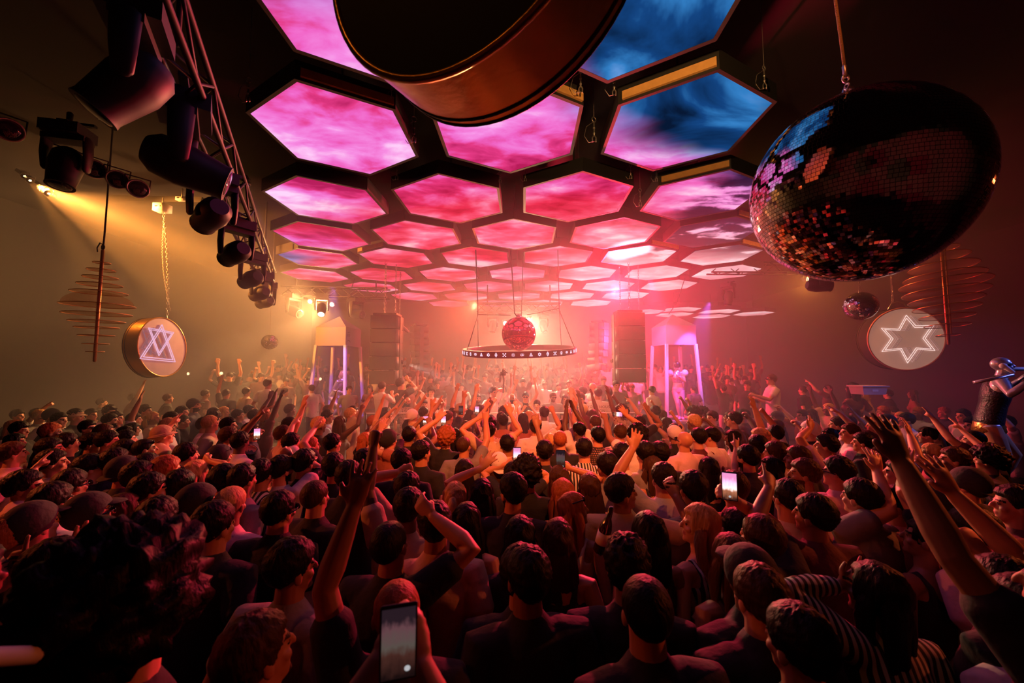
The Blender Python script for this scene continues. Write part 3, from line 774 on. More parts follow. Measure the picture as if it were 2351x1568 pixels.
# ---------------------------------------------------------------- dancer towers
def tower(front, e1, e2, w, zb, z0, z1, z2, flare, label, mark):
    """front: nearest corner (x, y); e1, e2: unit vectors of the two visible faces leaving it."""
    f = V((*front, 0)); e1, e2 = V((*e1, 0)), V((*e2, 0))
    c = f + (e1 + e2) * w / 2; o = empty('dancer_tower', (c.x, c.y, zb), label, 'tower')
    P = lambda a, b, z: V((*(e1 * (a * w / 2) + e2 * (b * w / 2)).xy, z - zb))
    cor = ((-1, -1), (1, -1), (1, 1), (-1, 1))
    b = MB(); vs = [P(a, q, z) for z in (z0, z1) for a, q in cor] + [P(a * .94, q * .94, z) for z in (z0, z1) for a, q in cor]; fs = []
    for k in range(4):
        j = (k + 1) % 4; fs += [(k, j, 4 + j, 4 + k), (8 + k, 12 + k, 12 + j, 8 + j), (k, 8 + k, 8 + j, j), (4 + k, 4 + j, 12 + j, 12 + k)]
    b._add(vs, fs, 0); hd_ = b.build('header', M['tower'], o, False)
    b = MB(); b._add([P(a * 1.02, q * 1.02, z1) for a, q in cor] + [P(0, 0, z2)], [(0, 1, 4), (1, 2, 4), (2, 3, 4), (3, 0, 4), (3, 2, 1, 0)], 0); rf = b.build('roof', M['tower'], o, False)
    for a, q in cor:
        b = MB(); b.bar(P(a * flare, q * flare, zb), P(a * .97, q * .97, z0 + .02), .075, .075, up=tuple(e1)); b.build('leg', M['towerleg'], o, False)
    b = MB()
    for k in range(4):
        a, q = cor[k], cor[(k + 1) % 4]; b.bar(P(a[0] * flare, a[1] * flare, zb + .03), P(q[0] * flare, q[1] * flare, zb + .03), .08, .06)
    b.build('base_frame', M['towerleg'], o, False)
    if mark:                                                    # line-drawn eye and frown on the header face
        b = MB(); ln = lambda *p: [b.bar(P(s, -1.012, z), P(s2, -1.012, z2_), .012) for (s, z), (s2, z2_) in zip(p, p[1:])]
        m_ = (z0 + z1) / 2; E = [(.0, m_ - .02), (.0, m_ + .12), (.14, m_ + .12), (.14, m_ - .02)]
        P0 = P
        P = lambda a, q, z: P0(1.012 if mark == 2 else -1.012, a, z) if mark != 1 else P0(a, q, z)
        ln((-.78, m_ + .12), (-.5, m_ + .14)); ln((-.75, m_), (-.75, m_ + .09)); ln((-.6, m_), (-.6, m_ + .09)); ln((-.85, m_ - .14), (-.6, m_ - .1), (-.45, m_ - .16))
        b.build('line_drawing', M['black'], hd_, False)
    return o
tower((-4.88, 11.5), (-.995, .1), (.1, .995), .93, .92, 3.13, 3.68, 4.06, 1.22, 'tall grey tower with pyramid roof around the crouching dancer', 3)
tower((4.52, 11.5), (-.1, .995), (.995, .1), .93, .92, 3.16, 3.73, 4.12, 1.2, 'tall grey tower with pyramid roof around the helmeted dancer', 0)
for x, s in ((-4.9, 'left'), (4.95, 'right')):
    b = MB(); b.box((0, 0, .09), (1.7, 1.7, .35)); b.box((0, 0, .26), (1.5, 1.5, .02)); tag(b.build('dancer_podium', M['black'], smooth=False, loc=(x, 12.05, .64)), f'low black podium beneath the {s} tower', 'podium')
cable([(-4.88, 12.05, LH), (-5.1, 12.0, 4.5), (-5.02, 12.05, 4.06)], .012, 'drooping cable above the left tower roof')
cable([(5.35, 12.0, LH), (5.1, 12.05, 4.5), (4.86, 12.1, 4.14)], .012, 'drooping cable above the right tower roof')

# booth, rails, camera
b = MB(); b.box((0, 0, .55), (3.2, .7, 1.1)); b.box((0, -.02, 1.12), (3.3, .76, .04)); bo = empty('performer_booth', (.3, 8.62, 0), 'black performer booth hidden behind raised arms', 'booth')
smooth_by_angle(b.build('counter', M['blackgloss'], bo))
b = MB(); b.box((-.7, 0, 1.18), (.4, .35, .08)); b.box((.5, 0, 1.18), (.4, .35, .08)); b.box((-.1, 0, 1.18), (.5, .38, .1)); b.build('player_deck', M['blackgloss'], bo, False)
rl = empty('crowd_rail', at(840, 949, 8.1), 'thin pale rail between crowd and performers', 'rail'); b = MB(); e = at(1460, 948, 8.1) - at(840, 949, 8.1)
b.loft([(0, 0, 0), e], .013, n=8); b.build('top_tube', M['rail'], rl)
for k in range(5):
    q = e * (k / 4); b = MB(); b.loft([q, V((q.x, q.y, -rl.location.z))], .018, n=8); b.build('rail_post', M['black'], rl)
rl = empty('handrail', at(-60, 1511, .72), 'blurred pale handrail at the lower left corner', 'handrail'); b = MB(); e = at(95, 1503, .84) - at(-60, 1511, .72)
b.loft([(0, 0, 0), e], .016, n=14); b.build('top_tube', M['rail'], rl); b = MB(); b.loft([e * .05, V((e.x * .05, e.y * .05, -rl.location.z))], .016, n=10); b.build('rail_post', M['black'], rl)
cm = empty('gimbal_camera', at(1155, 858, 9.4), 'small camera on a pole raised above the performers', 'camera')
b = MB(); b.box((0, 0, 0), (.13, .1, .09)); b.loft([(0, -.05, 0), (0, -.12, 0)], .04, n=14); smooth_by_angle(b.build('camera_body', M['blackgloss'], cm))
b = MB(); b.loft([(0, 0, -.05), (.02, 0, -.16), (.0, 0, -.45)], .016, n=8); b.loft([(-.07, 0, -.02), (-.075, 0, -.2)], .012, n=8); b.build('pole', M['black'], cm)
b = MB(); b.loft([(0, 0, .05), (-.0, 0, .12)], [.03, .012], n=8); b.loft([(.02, 0, .08), (.1, 0, .02)], .012, n=6); b.build('microphone', M['black'], cm)
tb = empty('storage_tub', at(1993, 905, 6.9), 'translucent storage tub held overhead below the star drum', 'tub')
b = MB(); vs = [(x * (1 + .12 * z), y * (1 + .12 * z), z * .13) for z in (0, 1) for x, y in ((-.19, -.13), (.19, -.13), (.19, .13), (-.19, .13))]
b._add(vs, [(3, 2, 1, 0), (0, 1, 5, 4), (1, 2, 6, 5), (2, 3, 7, 6), (3, 0, 4, 7)], 0); b.build('tub_body', M['crate'], tb, False)
b = MB(); b.box((0, 0, .14), (.46, .33, .025)); b.build('tub_lid', M['crate'], tb, False)
b = MB(); b.box((0, -.142, .07), (.10, .006, .035)); b.build('sticker', M['whiteplastic'], tb, False)
# ---------------------------------------------------------------- people
SKIN = [mat('skin_light', (.58, .29, .17), .5), mat('skin_tan', (.46, .21, .11), .5), mat('skin_brown', (.27, .12, .06), .5), mat('skin_deep', (.12, .06, .04), .5)]
EYE = mat('eye_dark', (.03, .02, .02), .2); LIP = mat('lip', (.4, .13, .11), .5)
HAIRC = {'k': ('dark-haired', (.007, .004, .003)), 'b': ('brown-haired', (.05, .022, .009)), 'g': ('ginger-haired', (.30, .09, .03)), 'y': ('blond-haired', (.5, .3, .11)), 'w': ('white-haired', (.6, .5, .4))}
HM = {k: hair_mat('hair_' + v[0], v[1]) for k, v in HAIRC.items()}
def fabric(n, c): return mat('cloth_' + n, c, .85, bump=.35, bscale=22)
TOPS = {'K': ('black', fabric('black', (.007, .0065, .007))), 'W': ('white', fabric('white', (.62, .58, .54))), 'G': ('grey', fabric('grey', (.17, .165, .165))),
        'N': ('navy', fabric('navy', (.02, .025, .05))), 'B': ('beige', fabric('beige', (.48, .36, .22))), 'P': ('pale pink', fabric('pink', (.6, .4, .43))),
        'R': ('rust', fabric('rust', (.3, .09, .05))), 'U': ('light blue', fabric('blue', (.36, .42, .52))), 'M': ('maroon', fabric('maroon', (.1, .02, .025))),
        'S': ('striped', pattern_mat('cloth_stripe', (.015, .015, .015), (.65, .6, .52), 'vert', 11)), 'Q': ('checked', pattern_mat('cloth_check', (.02, .012, .012), (.32, .16, .12), 'check', 14)),
        'F': ('patterned', pattern_mat('cloth_floral', (.42, .3, .24), (.12, .05, .05), 'spot', 26)), 'Z': ('silver', M['jacket'])}
TROUS = fabric('dark_denim', (.018, .02, .03)); SHOE = mat('dark_shoe', (.02, .018, .018), .5); PALE = fabric('pale_denim', (.5, .45, .4))
GLASS = mat('sunglass_black', (.006, .006, .007), .12); CAPB = fabric('cap_black', (.012, .012, .013)); CAPW = fabric('cap_white', (.62, .58, .55)); CAPT = fabric('hat_tan', (.4, .28, .16))

TS = bpy.data.scenes.new('shaping_scratch')
def shape_all(jobs):
    """jobs: (MB, name, voxel, smoothing, mats) -> one continuous skin around each group of overlapping volumes."""
    obs = []
    for b, name, vs, sm, mats in jobs:
        o = bpy.data.objects.new(name, b.mesh(name, mats)); TS.collection.objects.link(o)
        q = o.modifiers.new('r', 'REMESH'); q.mode = 'VOXEL'; q.voxel_size = vs; q.use_smooth_shade = True
        q = o.modifiers.new('s', 'SMOOTH'); q.factor = .5; q.iterations = sm
        obs.append(o)
    vl = TS.view_layers[0]; vl.update(); dg = vl.depsgraph; out = []
    for o, (b, name, vs, sm, mats) in zip(obs, jobs):
        me = bpy.data.meshes.new_from_object(o.evaluated_get(dg)); me.name = name
        me.materials.clear()
        for x in mats: me.materials.append(x)
        out.append(me)
    for o in obs:
        m = o.data; bpy.data.objects.remove(o); bpy.data.meshes.remove(m)
    return out

HAND = dict(open=(10, 8, 6, .0), relaxed=(28, 32, 20, 0), fist=(82, 92, 60, 0), grip=(48, 62, 40, 0), point=(82, 92, 60, 1), peace=(82, 92, 60, 2), horns=(82, 92, 60, 3), flat=(4, 4, 2, 0))
def hand(b, W, f, n, side, pose, k=1.):
    """f: towards fingertips, n: way the palm faces, side: +1 right hand."""
    f = f.normalized(); n = (n - f * n.dot(f)).normalized(); l = n.cross(f) * side          # l: towards the thumb
    b.loft([W - f * .03, W, W + f * .045, W + f * .088], [(.027 * k, .021 * k), (.029 * k, .021 * k), (.041 * k, .018 * k), (.041 * k, .015 * k)], X=l, n=10)
    c1, c2, c3, md = HAND[pose]
    for i, (o, L) in enumerate(((.031, .074), (.0105, .083), (-.0105, .077), (-.031, .060))):
        a = (c1, c2, c3)
        if (md == 1 and i == 0) or (md == 2 and i < 2) or (md == 3 and i in (0, 3)): a = (5, 6, 4)
        sp = o * (2.6 if pose == 'open' else 1.2 if md or pose == 'flat' else .3)
        p = W + f * .085 + l * o * k; pts = [p - f * .02, p]; d = (f + l * sp * 3).normalized(); ang = 0
        for s, q in zip((.46, .3, .24), a):
            ang += R(q); dd = d * math.cos(ang) + n * math.sin(ang); p = p + dd * (L * s); pts.append(p)
        b.loft(pts, [.0098 * k, .0102 * k, .0095 * k, .0088 * k, .0078 * k], n=7)
    t = W + f * .022 + l * .022
    d = (f * .62 + l * .78) if pose in ('open', 'flat') else (f * .75 + l * .35 + n * .55)
    d2 = (f * .85 + l * .45) if pose in ('open', 'flat') else (f * .6 - l * .25 + n * .6)
    b.loft([t - d * .01, t + d * .038, t + d * .038 + d2.normalized() * .032], [.015 * k, .0125 * k, .0095 * k], X=n, n=8)

def ik(S, W, hint, a=.285, c=.262):
    d = W - S; L = d.length
    if L > (a + c) * .985: W = S + d * ((a + c) * .985 / L); d = W - S; L = d.length
    t = (a * a - c * c + L * L) / (2 * L); h = math.sqrt(max(0, a * a - t * t)); u = d / L
    q = hint - u * hint.dot(u)
    if q.length < 1e-4: q = u.orthogonal()
    return S + u * t + q.normalized() * h, W

DEF = dict(down=((.26, .04, .93), 'relaxed'), up=((.24, .14, 1.97), 'open'), point=((.2, .38, 1.80), 'point'), fist=((.27, .2, 1.84), 'fist'), front=((.10, .34, 1.30), 'grip'), phone=((.10, .36, 1.74), 'grip'),
           clap=((.05, .26, 1.98), 'flat'), wave=((.34, .22, 1.80), 'flat'), wide=((.62, .1, 1.62), 'open'), peace=((.2, .3, 1.86), 'peace'), hip=((.24, .02, 1.08), 'relaxed'), horns=((.16, .28, 1.9), 'horns'), chest=((-.02, .25, 1.34), 'open'), pocket=((.24, .1, 1.02), 'relaxed'))
def build_person(L='down', Rr='down', fem=False, top='T', hy=0., hp=0., hr=0., lean=(0, 0), fat=1., k=1., legs=None, beard=False, hem=0):
    """Body frame: x to the person's right, y ahead, feet at z 0, 1.74 m tall. L / Rr: a pose name or ((x, y, z), hand pose)."""
    sw = .16 if fem else .188
    def ln(p): p = V(p); h = max(0, p.z - .9); return V((p.x + lean[0] * h, p.y + lean[1] * h, p.z - .5 * (lean[0] ** 2 + lean[1] ** 2) * h))
    b, s = MB(), MB()
    z = (.84, .93, 1.03, 1.13, 1.24, 1.34, 1.405, 1.45, 1.475)
    if fem: rx = (.160, .170, .140, .125, .140, .150, .138, .085, .055); ry = (.115, .118, .095, .088, .105, .105, .08, .065, .052)
    else: rx = (.152, .162, .150, .150, .170, .180, .166, .105, .062); ry = (.112, .115, .108, .106, .118, .115, .095, .075, .060)
    rx = [q * fat for q in rx]; ry = [q * fat for q in ry]
    sp = [ln((0, .0 if q < 1.4 else (q - 1.4) * .1, q)) for q in z]
    b.loft(sp, list(zip(rx, ry)), X=(1, 0, 0), n=18)
    if fem:
        for q in (-1, 1): b.ell(ln((q * .07, .085, 1.27)), (.062, .05, .06))
    N = ln((0, .012, 1.535))
    b.loft([ln((0, .005, 1.44)), N, N + V((0, .008, .05))], [(.056, .056), (.05, .053), (.05, .055)] if fem else [(.063, .062), (.057, .058), (.055, .06)], X=(1, 0, 0), n=14)
    Rh = Euler((hp, hr, hy)).to_matrix() * .945; Hc = N + Rh @ V((0, .012, .09))
    def he(c, r, **kw): b.ell(Hc + Rh @ V(c), r, Rh, **kw)
    he((0, -.012, .028), (.075, .097, .088), n=18, h=12); he((0, .02, -.03), (.059, .068, .082), n=14); he((0, .042, -.074), (.041, .042, .034)); he((0, .07, -.090), (.02, .018, .017))
    he((0, .078, .021), (.048, .014, .009))
    for q in (-1, 1): he((q * .036, .058, -.024), (.024, .022, .02)); he((q * .077, -.006, -.008), (.0095, .02, .03), n=10); he((q * .030, .073, .004), (.014, .011, .009), n=8, h=6)
    b.loft([Hc + Rh @ V(p) for p in ((0, .084, .016), (0, .1, -.008), (0, .104, -.022))], [(.008, .008), (.0105, .010), (.015, .010)], X=Rh @ V((1, 0, 0)), n=8)
    he((0, .081, -.049), (.022, .010, .006), n=8, h=6); he((0, .080, -.060), (.019, .010, .007), n=8, h=6)
    wr = {}
    tee = {'T': .60, 'L': .97, 'H': .72}.get(top)
    for sd, pose in ((-1, L), (1, Rr)):
        tgt, hp_ = DEF[pose] if isinstance(pose, str) else pose
        up_ = isinstance(pose, str)
        W = V((tgt[0] * sd, tgt[1], tgt[2])) if up_ else V(tgt)
        if up_: W = ln(W)
        S = ln((sd * sw, -.005, 1.405)); el = (W - S).normalized().z
        S = S + V((-sd * .018 * max(0, el), .01 * max(0, el), .055 * max(0, el)))
        hint = V((sd * .5, -.3, -.6)) if el > -.55 else V((sd * .35, -1, 0))
        E, W = ik(S, W, hint)
        b.loft([ln((sd * .07, 0, 1.385)), S + (ln((sd * .07, 0, 1.385)) - S) * .35, S, S.lerp(E, .3), S.lerp(E, .7), E, E.lerp(W, .25), E.lerp(W, .65), W],
               [q * (.86 if fem else 1.) * (.5 + .5 * fat) for q in (.07, .068, .060, .053, .044, .040, .043, .036, .027)], n=12)
        f = (W - E).normalized()
        if el > -.3:
            f = (f + V((0, 0, .55 if hp_ in ('open', 'flat') else .15)) + (V((0, .35, 0)) if hp_ in ('point',) else V())).normalized()
            n = V((-sd * .15, 1, -.1)) if hp_ != 'flat' or abs(W.x) > .1 else V((-sd, 0, 0))
        else: n = V((-sd, .2, 0))
        if hp_ == 'grip': n = V((-sd * .55, .85, 0))
        hand(b, W, f, n, sd, hp_, k * (.9 if fem else 1.)); wr[sd] = (W, f, n)
        if tee:
            q = tee; m1 = .55 if q < .8 else 1
            if q < .8: P = [ln((sd * .05, 0, 1.38)), S + (ln((sd * .05, 0, 1.38)) - S) * .4, S, S.lerp(E, q * .55), S.lerp(E, q)]; Q = [.086, .083, .076, .071, .068]
            else: P = [ln((sd * .05, 0, 1.38)), S + (ln((sd * .05, 0, 1.38)) - S) * .4, S, S.lerp(E, .5), E, E.lerp(W, .5), E.lerp(W, .9)]; Q = [.086, .083, .076, .066, .057, .051, .042]
            s.loft(P, [v * (.88 if fem else 1.) * (.5 + .5 * fat) for v in Q], n=14)
    g = .017
    sx, sy = [q + g for q in rx], [q + g for q in ry]
    if hem: sp, sx, sy = sp[hem:], sx[hem:], sy[hem:]
    if tee: s.loft(sp[:-1] + [ln((0, .006, 1.463))], list(zip([sx[0] + .008] + sx[1:-2] + [sx[-2] * .93, sx[-1] + .012], [sy[0] + .008] + sy[1:-2] + [sy[-2], sy[-1] + .012])), X=(1, 0, 0), n=20)
    elif top == 'V':       # sleeveless vest, wide straps
        s.loft(sp[:6 - hem] + [ln((0, 0, 1.40)), ln((0, .004, 1.452))], list(zip(sx[:5 - hem] + [sx[5 - hem] * .84, .118, .094], sy[:6 - hem] + [sy[6 - hem] + .006, .082])), X=(1, 0, 0), n=20)
    else:                  # strappy top
        s.loft(sp[:5] + [ln((0, 0, 1.325))], list(zip([q - .004 for q in sx[:5]] + [sx[5] * .92], [q - .004 for q in sy[:5]] + [sy[5] * .95])), X=(1, 0, 0), n=20)
        for q in (-1, 1): s.loft([ln((q * .075, -.1, 1.30)), ln((q * .085, -.075, 1.41)), ln((q * .085, -.01, 1.455)), ln((q * .085, .065, 1.40)), ln((q * .075, .11, 1.30))], .016, n=8)
    if fem and top != 'V':
        for q in (-1, 1): s.ell(ln((q * .07, .088, 1.27)), (.072, .058, .068))
    if legs:
        for hip, kn, an, toe in legs:
            hip, kn, an, toe = map(V, (hip, kn, an, toe))
            b.loft([hip, hip.lerp(kn, .4), kn, kn.lerp(an, .3), kn.lerp(an, .8), an], [.098, .088, .06, .062, .042, .042], n=14)
            b.loft([an + V((0, 0, -.02)) - (toe - an) * .25, an.lerp(toe, .5), toe], [(.04, .036), (.045, .03), (.035, .02)], n=10)
    return b, s, (Hc, Rh), wr

def paint_face(me, head, beard=False):
    Hc, Rh = head; n = len(me.polygons); c = np.empty(n * 3); me.polygons.foreach_get('center', c); c = c.reshape(-1, 3)
    q = (c - np.array(Hc)) @ np.array(Rh) / .945 ** 2; x, y, z = q.T; mi = np.zeros(n, np.int32)
    mi[(np.hypot(np.abs(x) - .030, (z - .005) * 1.5) < .0115) & (y > .06)] = 1
    mi[(np.abs(x) < .024) & (np.abs(z + .054) < .011) & (y > .07)] = 2
    mi[(np.abs(np.abs(x) - .031) < .02) & (np.abs(z - .026) < .0055) & (y > .055)] = 3
    if beard: mi[(z < -.035) & (z > -.125) & (y > -.005) & (np.hypot(x, y) > .03) & ~((np.abs(x) < .024) & (np.abs(z + .054) < .009))] = 3
    me.polygons.foreach_set('material_index', mi)

# ---- hair and headwear in head coordinates
def hair_shell(thick, side, top, noise_a, freq, low=None, cover=False, seed=0, front=.056):
    b = MB(); n, h = 60, 40; vs = []; c0 = V((0, -.012, .028))
    for i in range(h + 1):
        a = PI * i / h
        for j in range(n):
            t = 2 * PI * j / n; d = V((math.sin(a) * math.cos(t), math.sin(a) * math.sin(t), math.cos(a)))
            r0 = 1 / math.sqrt((d.x / .077) ** 2 + (d.y / .099) ** 2 + (d.z / .090) ** 2); p = c0 + d * r0
            y = p.y
            if cover: line = front if y > .055 else (front + (-.13 - front) * min(1, (.055 - y) / .03))
            else: line = front if y > .06 else (front - .062 * min(1, (.06 - y) / .045) if y > -.01 else max(-.052, front - .062 - (-.01 - y) * .7))
            k = min(1, max(0, (p.z - line + .004) / .016)); k = k * k * (3 - 2 * k)
            tp = max(0, d.z) ** 1.3
            nz = noise.noise(V((p.x * freq, p.y * freq, p.z * freq)) + V((seed, seed * 2, 0))) * noise_a + .5 * noise.noise(V((p.x, p.y, p.z * .5)) * freq * 2.3 + V((seed, 0, 1))) * noise_a
            th = side + (thick - side) * min(1, max(0, (p.z + .01) / .06)) + top * tp
            vs.append(c0 + d * (r0 * .95 + k * (r0 * .05 + th + nz)))
    b._add(vs, [(i * n + j, (i + 1) * n + j, (i + 1) * n + (j + 1) % n, i * n + (j + 1) % n) for i in range(h) for j in range(n)], 0)
    return b
def hair(style):
    if style == 'short': b = hair_shell(.012, .006, .012, .0065, 75)
    elif style == 'fade': b = hair_shell(.014, .001, .024, .007, 75, seed=3)
    elif style == 'crop': b = hair_shell(.006, .003, .004, .002, 60, seed=5)
    elif style == 'tuft': b = hair_shell(.018, .006, .026, .014, 60, seed=8)
    elif style == 'curly': b = hair_shell(.042, .03, .022, .026, 60, seed=2)
    elif style == 'afro': b = hair_shell(.085, .07, .03, .05, 55, seed=4)
    elif style in ('long', 'wavy'):
        b = hair_shell(.014, .014, .008, .004, 20, cover=True, seed=1, front=.06)
        w = .012 if style == 'wavy' else .004
        b.loft([(0, -.05, .05), (0, -.075, -.03), (0, -.088, -.12), (w, -.10, -.2), (-w, -.105, -.28), (w, -.10, -.36), (0, -.095, -.43)], [(.08, .05), (.094, .05), (.102, .042), (.104, .036), (.1, .03), (.086, .024), (.06, .014)], X=(1, 0, 0), n=44)
        for q in (-1, 1): b.loft([(q * .07, .0, .02), (q * .085, -.0, -.08), (q * .09, -.02, -.17), (q * (.085 + w), -.05, -.27)], [(.018, .035), (.022, .035), (.022, .03), (.012, .016)], X=(1, 0, 0), n=10)
    elif style in ('ponytail', 'bun'):
        b = hair_shell(.010, .008, .006, .003, 30, seed=6)
        if style == 'bun': b.ell((0, -.105, .075), (.044, .044, .042), n=14, h=10)
        else: b.loft([(0, -.1, .05), (0, -.135, .06), (0, -.16, .02), (.006, -.16, -.08), (-.004, -.145, -.18), (0, -.13, -.24)], [.018, .026, .036, .040, .032, .012], n=24)
    if style in ('long', 'wavy', 'ponytail', 'bun'):
        for i, p in enumerate(b.v):
            r = V((p[0], p[1] + .03, 0)); r = r.normalized() if r.length > 1e-5 else r
            w = noise.noise(V((p[0] * 85, p[1] * 85, p[2] * 7))) * .009 + noise.noise(V((p[0] * 28, p[1] * 28, p[2] * 5 + 3))) * .010
            b.v[i] = tuple(V(p) + r * w)
    return b
def cap(kind):
    b = hair_shell(.018, .016, .012, .0, 10, front=.048)
    c = MB()
    if kind == 'bucket': b.torus((0, -.008, .03), .105, .012, n=32, k=8); b.loft([(0, -.008, .035), (0, -.008, .012)], [(.098, .112), (.138, .15)], X=(1, 0, 0), n=28, rnd=False)
    else:
        sg = 1 if kind == 'front' else -1
        pts = [(0, sg * .08, .052 if sg > 0 else .0), (0, sg * .12, .05 if sg > 0 else -.006), (0, sg * .155, .042 if sg > 0 else -.016)]
        b.loft(pts, [(.074, .007), (.072, .006), (.04, .004)], X=(1, 0, 0), n=16)
        b.ell((0, -.012, .135), .011, n=8, h=6)
    return b
def shades(up=False):
    b = MB(); dz, dy = (.072, -.022) if up else (0, 0)
    for q in (-1, 1):
        b.ell((q * .033, .098 + dy, .006 + dz), (.029, .009, .021), n=14, h=8)
        b.loft([(q * .06, .092 + dy, .012 + dz), (q * .081, .05 + dy, .012 + dz), (q * .082, -.01 + dy, .008 + dz)], .0045, n=6)
    b.loft([(-.02, .1 + dy, .014 + dz), (.02, .1 + dy, .014 + dz)], .005, n=6)
    return b
HAIRM = {s: hair(s).mesh('hair', [HM['k']]) for s in ('short', 'fade', 'crop', 'tuft', 'curly', 'afro', 'long', 'wavy', 'ponytail', 'bun')}
CAPM = {s: cap(s).mesh('cap', [CAPB]) for s in ('front', 'back', 'bucket')}
SHADE = {u: shades(u).mesh('sunglasses', [GLASS]) for u in (False, True)}
def trousers_mesh():
    b = MB(); b.loft([(0, 0, .78), (0, 0, .86), (0, 0, .96), (0, 0, 1.0)], [(.16, .125), (.178, .13), (.172, .127), (.165, .122)], X=(1, 0, 0), n=16)
    for q in (-1, 1):
        b.loft([(q * .085, 0, .85), (q * .09, .005, .68), (q * .095, .012, .48), (q * .1, -.005, .28), (q * .102, -.01, .08)], [.098, .09, .068, .064, .058], n=12)
        b.loft([(q * .102, -.06, .045), (q * .104, .03, .045), (q * .108, .13, .03)], [(.042, .042), (.048, .042), (.038, .026)], X=(1, 0, 0), n=10, m=1)
    return b.mesh('trousers', [TROUS, SHOE])
TRM = trousers_mesh()

def obj(name, me, parent, mats=None, Mx=None):
    o = bpy.data.objects.new(name, me); COL.objects.link(o); o.parent = parent
    if Mx is not None: o.matrix_local = Mx
    for i, m in enumerate(mats or ()):
        o.material_slots[i].link = 'OBJECT'; o.material_slots[i].material = m
    return o
HSTY = {'s': 'short', 'f': 'fade', 'c': 'crop', 't': 'tuft', 'q': 'curly', 'a': 'afro', 'l': 'long', 'v': 'wavy', 'p': 'ponytail', 'n': 'bun', 'x': None}
PEOPLE = []
def assemble(loc, yaw, sc, body, shirt, head, skin, hs, hc, topc, topk, hat=None, glass=0, bottoms=None, floor=None):
    """Body is the thing; hair, clothing and eyewear are its parts."""
    sk = SKIN[skin]
    o = bpy.data.objects.new('person', body); COL.objects.link(o)
    o.location = loc; o.rotation_euler = (0, 0, yaw); o.scale = (sc, sc, sc)
    for i, m in enumerate((sk, EYE, LIP, HM[hc])):
        o.material_slots[i].link = 'OBJECT'; o.material_slots[i].material = m
    Mh = Matrix.Translation(head[0]) @ head[1].to_4x4()
    if HSTY[hs]: obj('hair', HAIRM[HSTY[hs]], o, [HM[hc]], Mh)
    if shirt: obj({'T': 't_shirt', 'L': 'long_sleeved_shirt', 'H': 't_shirt', 'V': 'vest', 'B': 'strappy_top'}[topk], shirt, o, [TOPS[topc][1]])
    if bottoms is not False: obj('trousers', TRM, o, [bottoms or TROUS, SHOE])
    if hat: obj('cap' if hat[0] != 'u' else 'bucket_hat', CAPM[{'f': 'front', 'b': 'back', 'u': 'bucket'}[hat[0]]], o, [{'k': CAPB, 'w': CAPW, 't': CAPT}[hat[1]]], Mh)
    if glass: obj('sunglasses', SHADE[glass == 2], o, None, Mh)
    return o
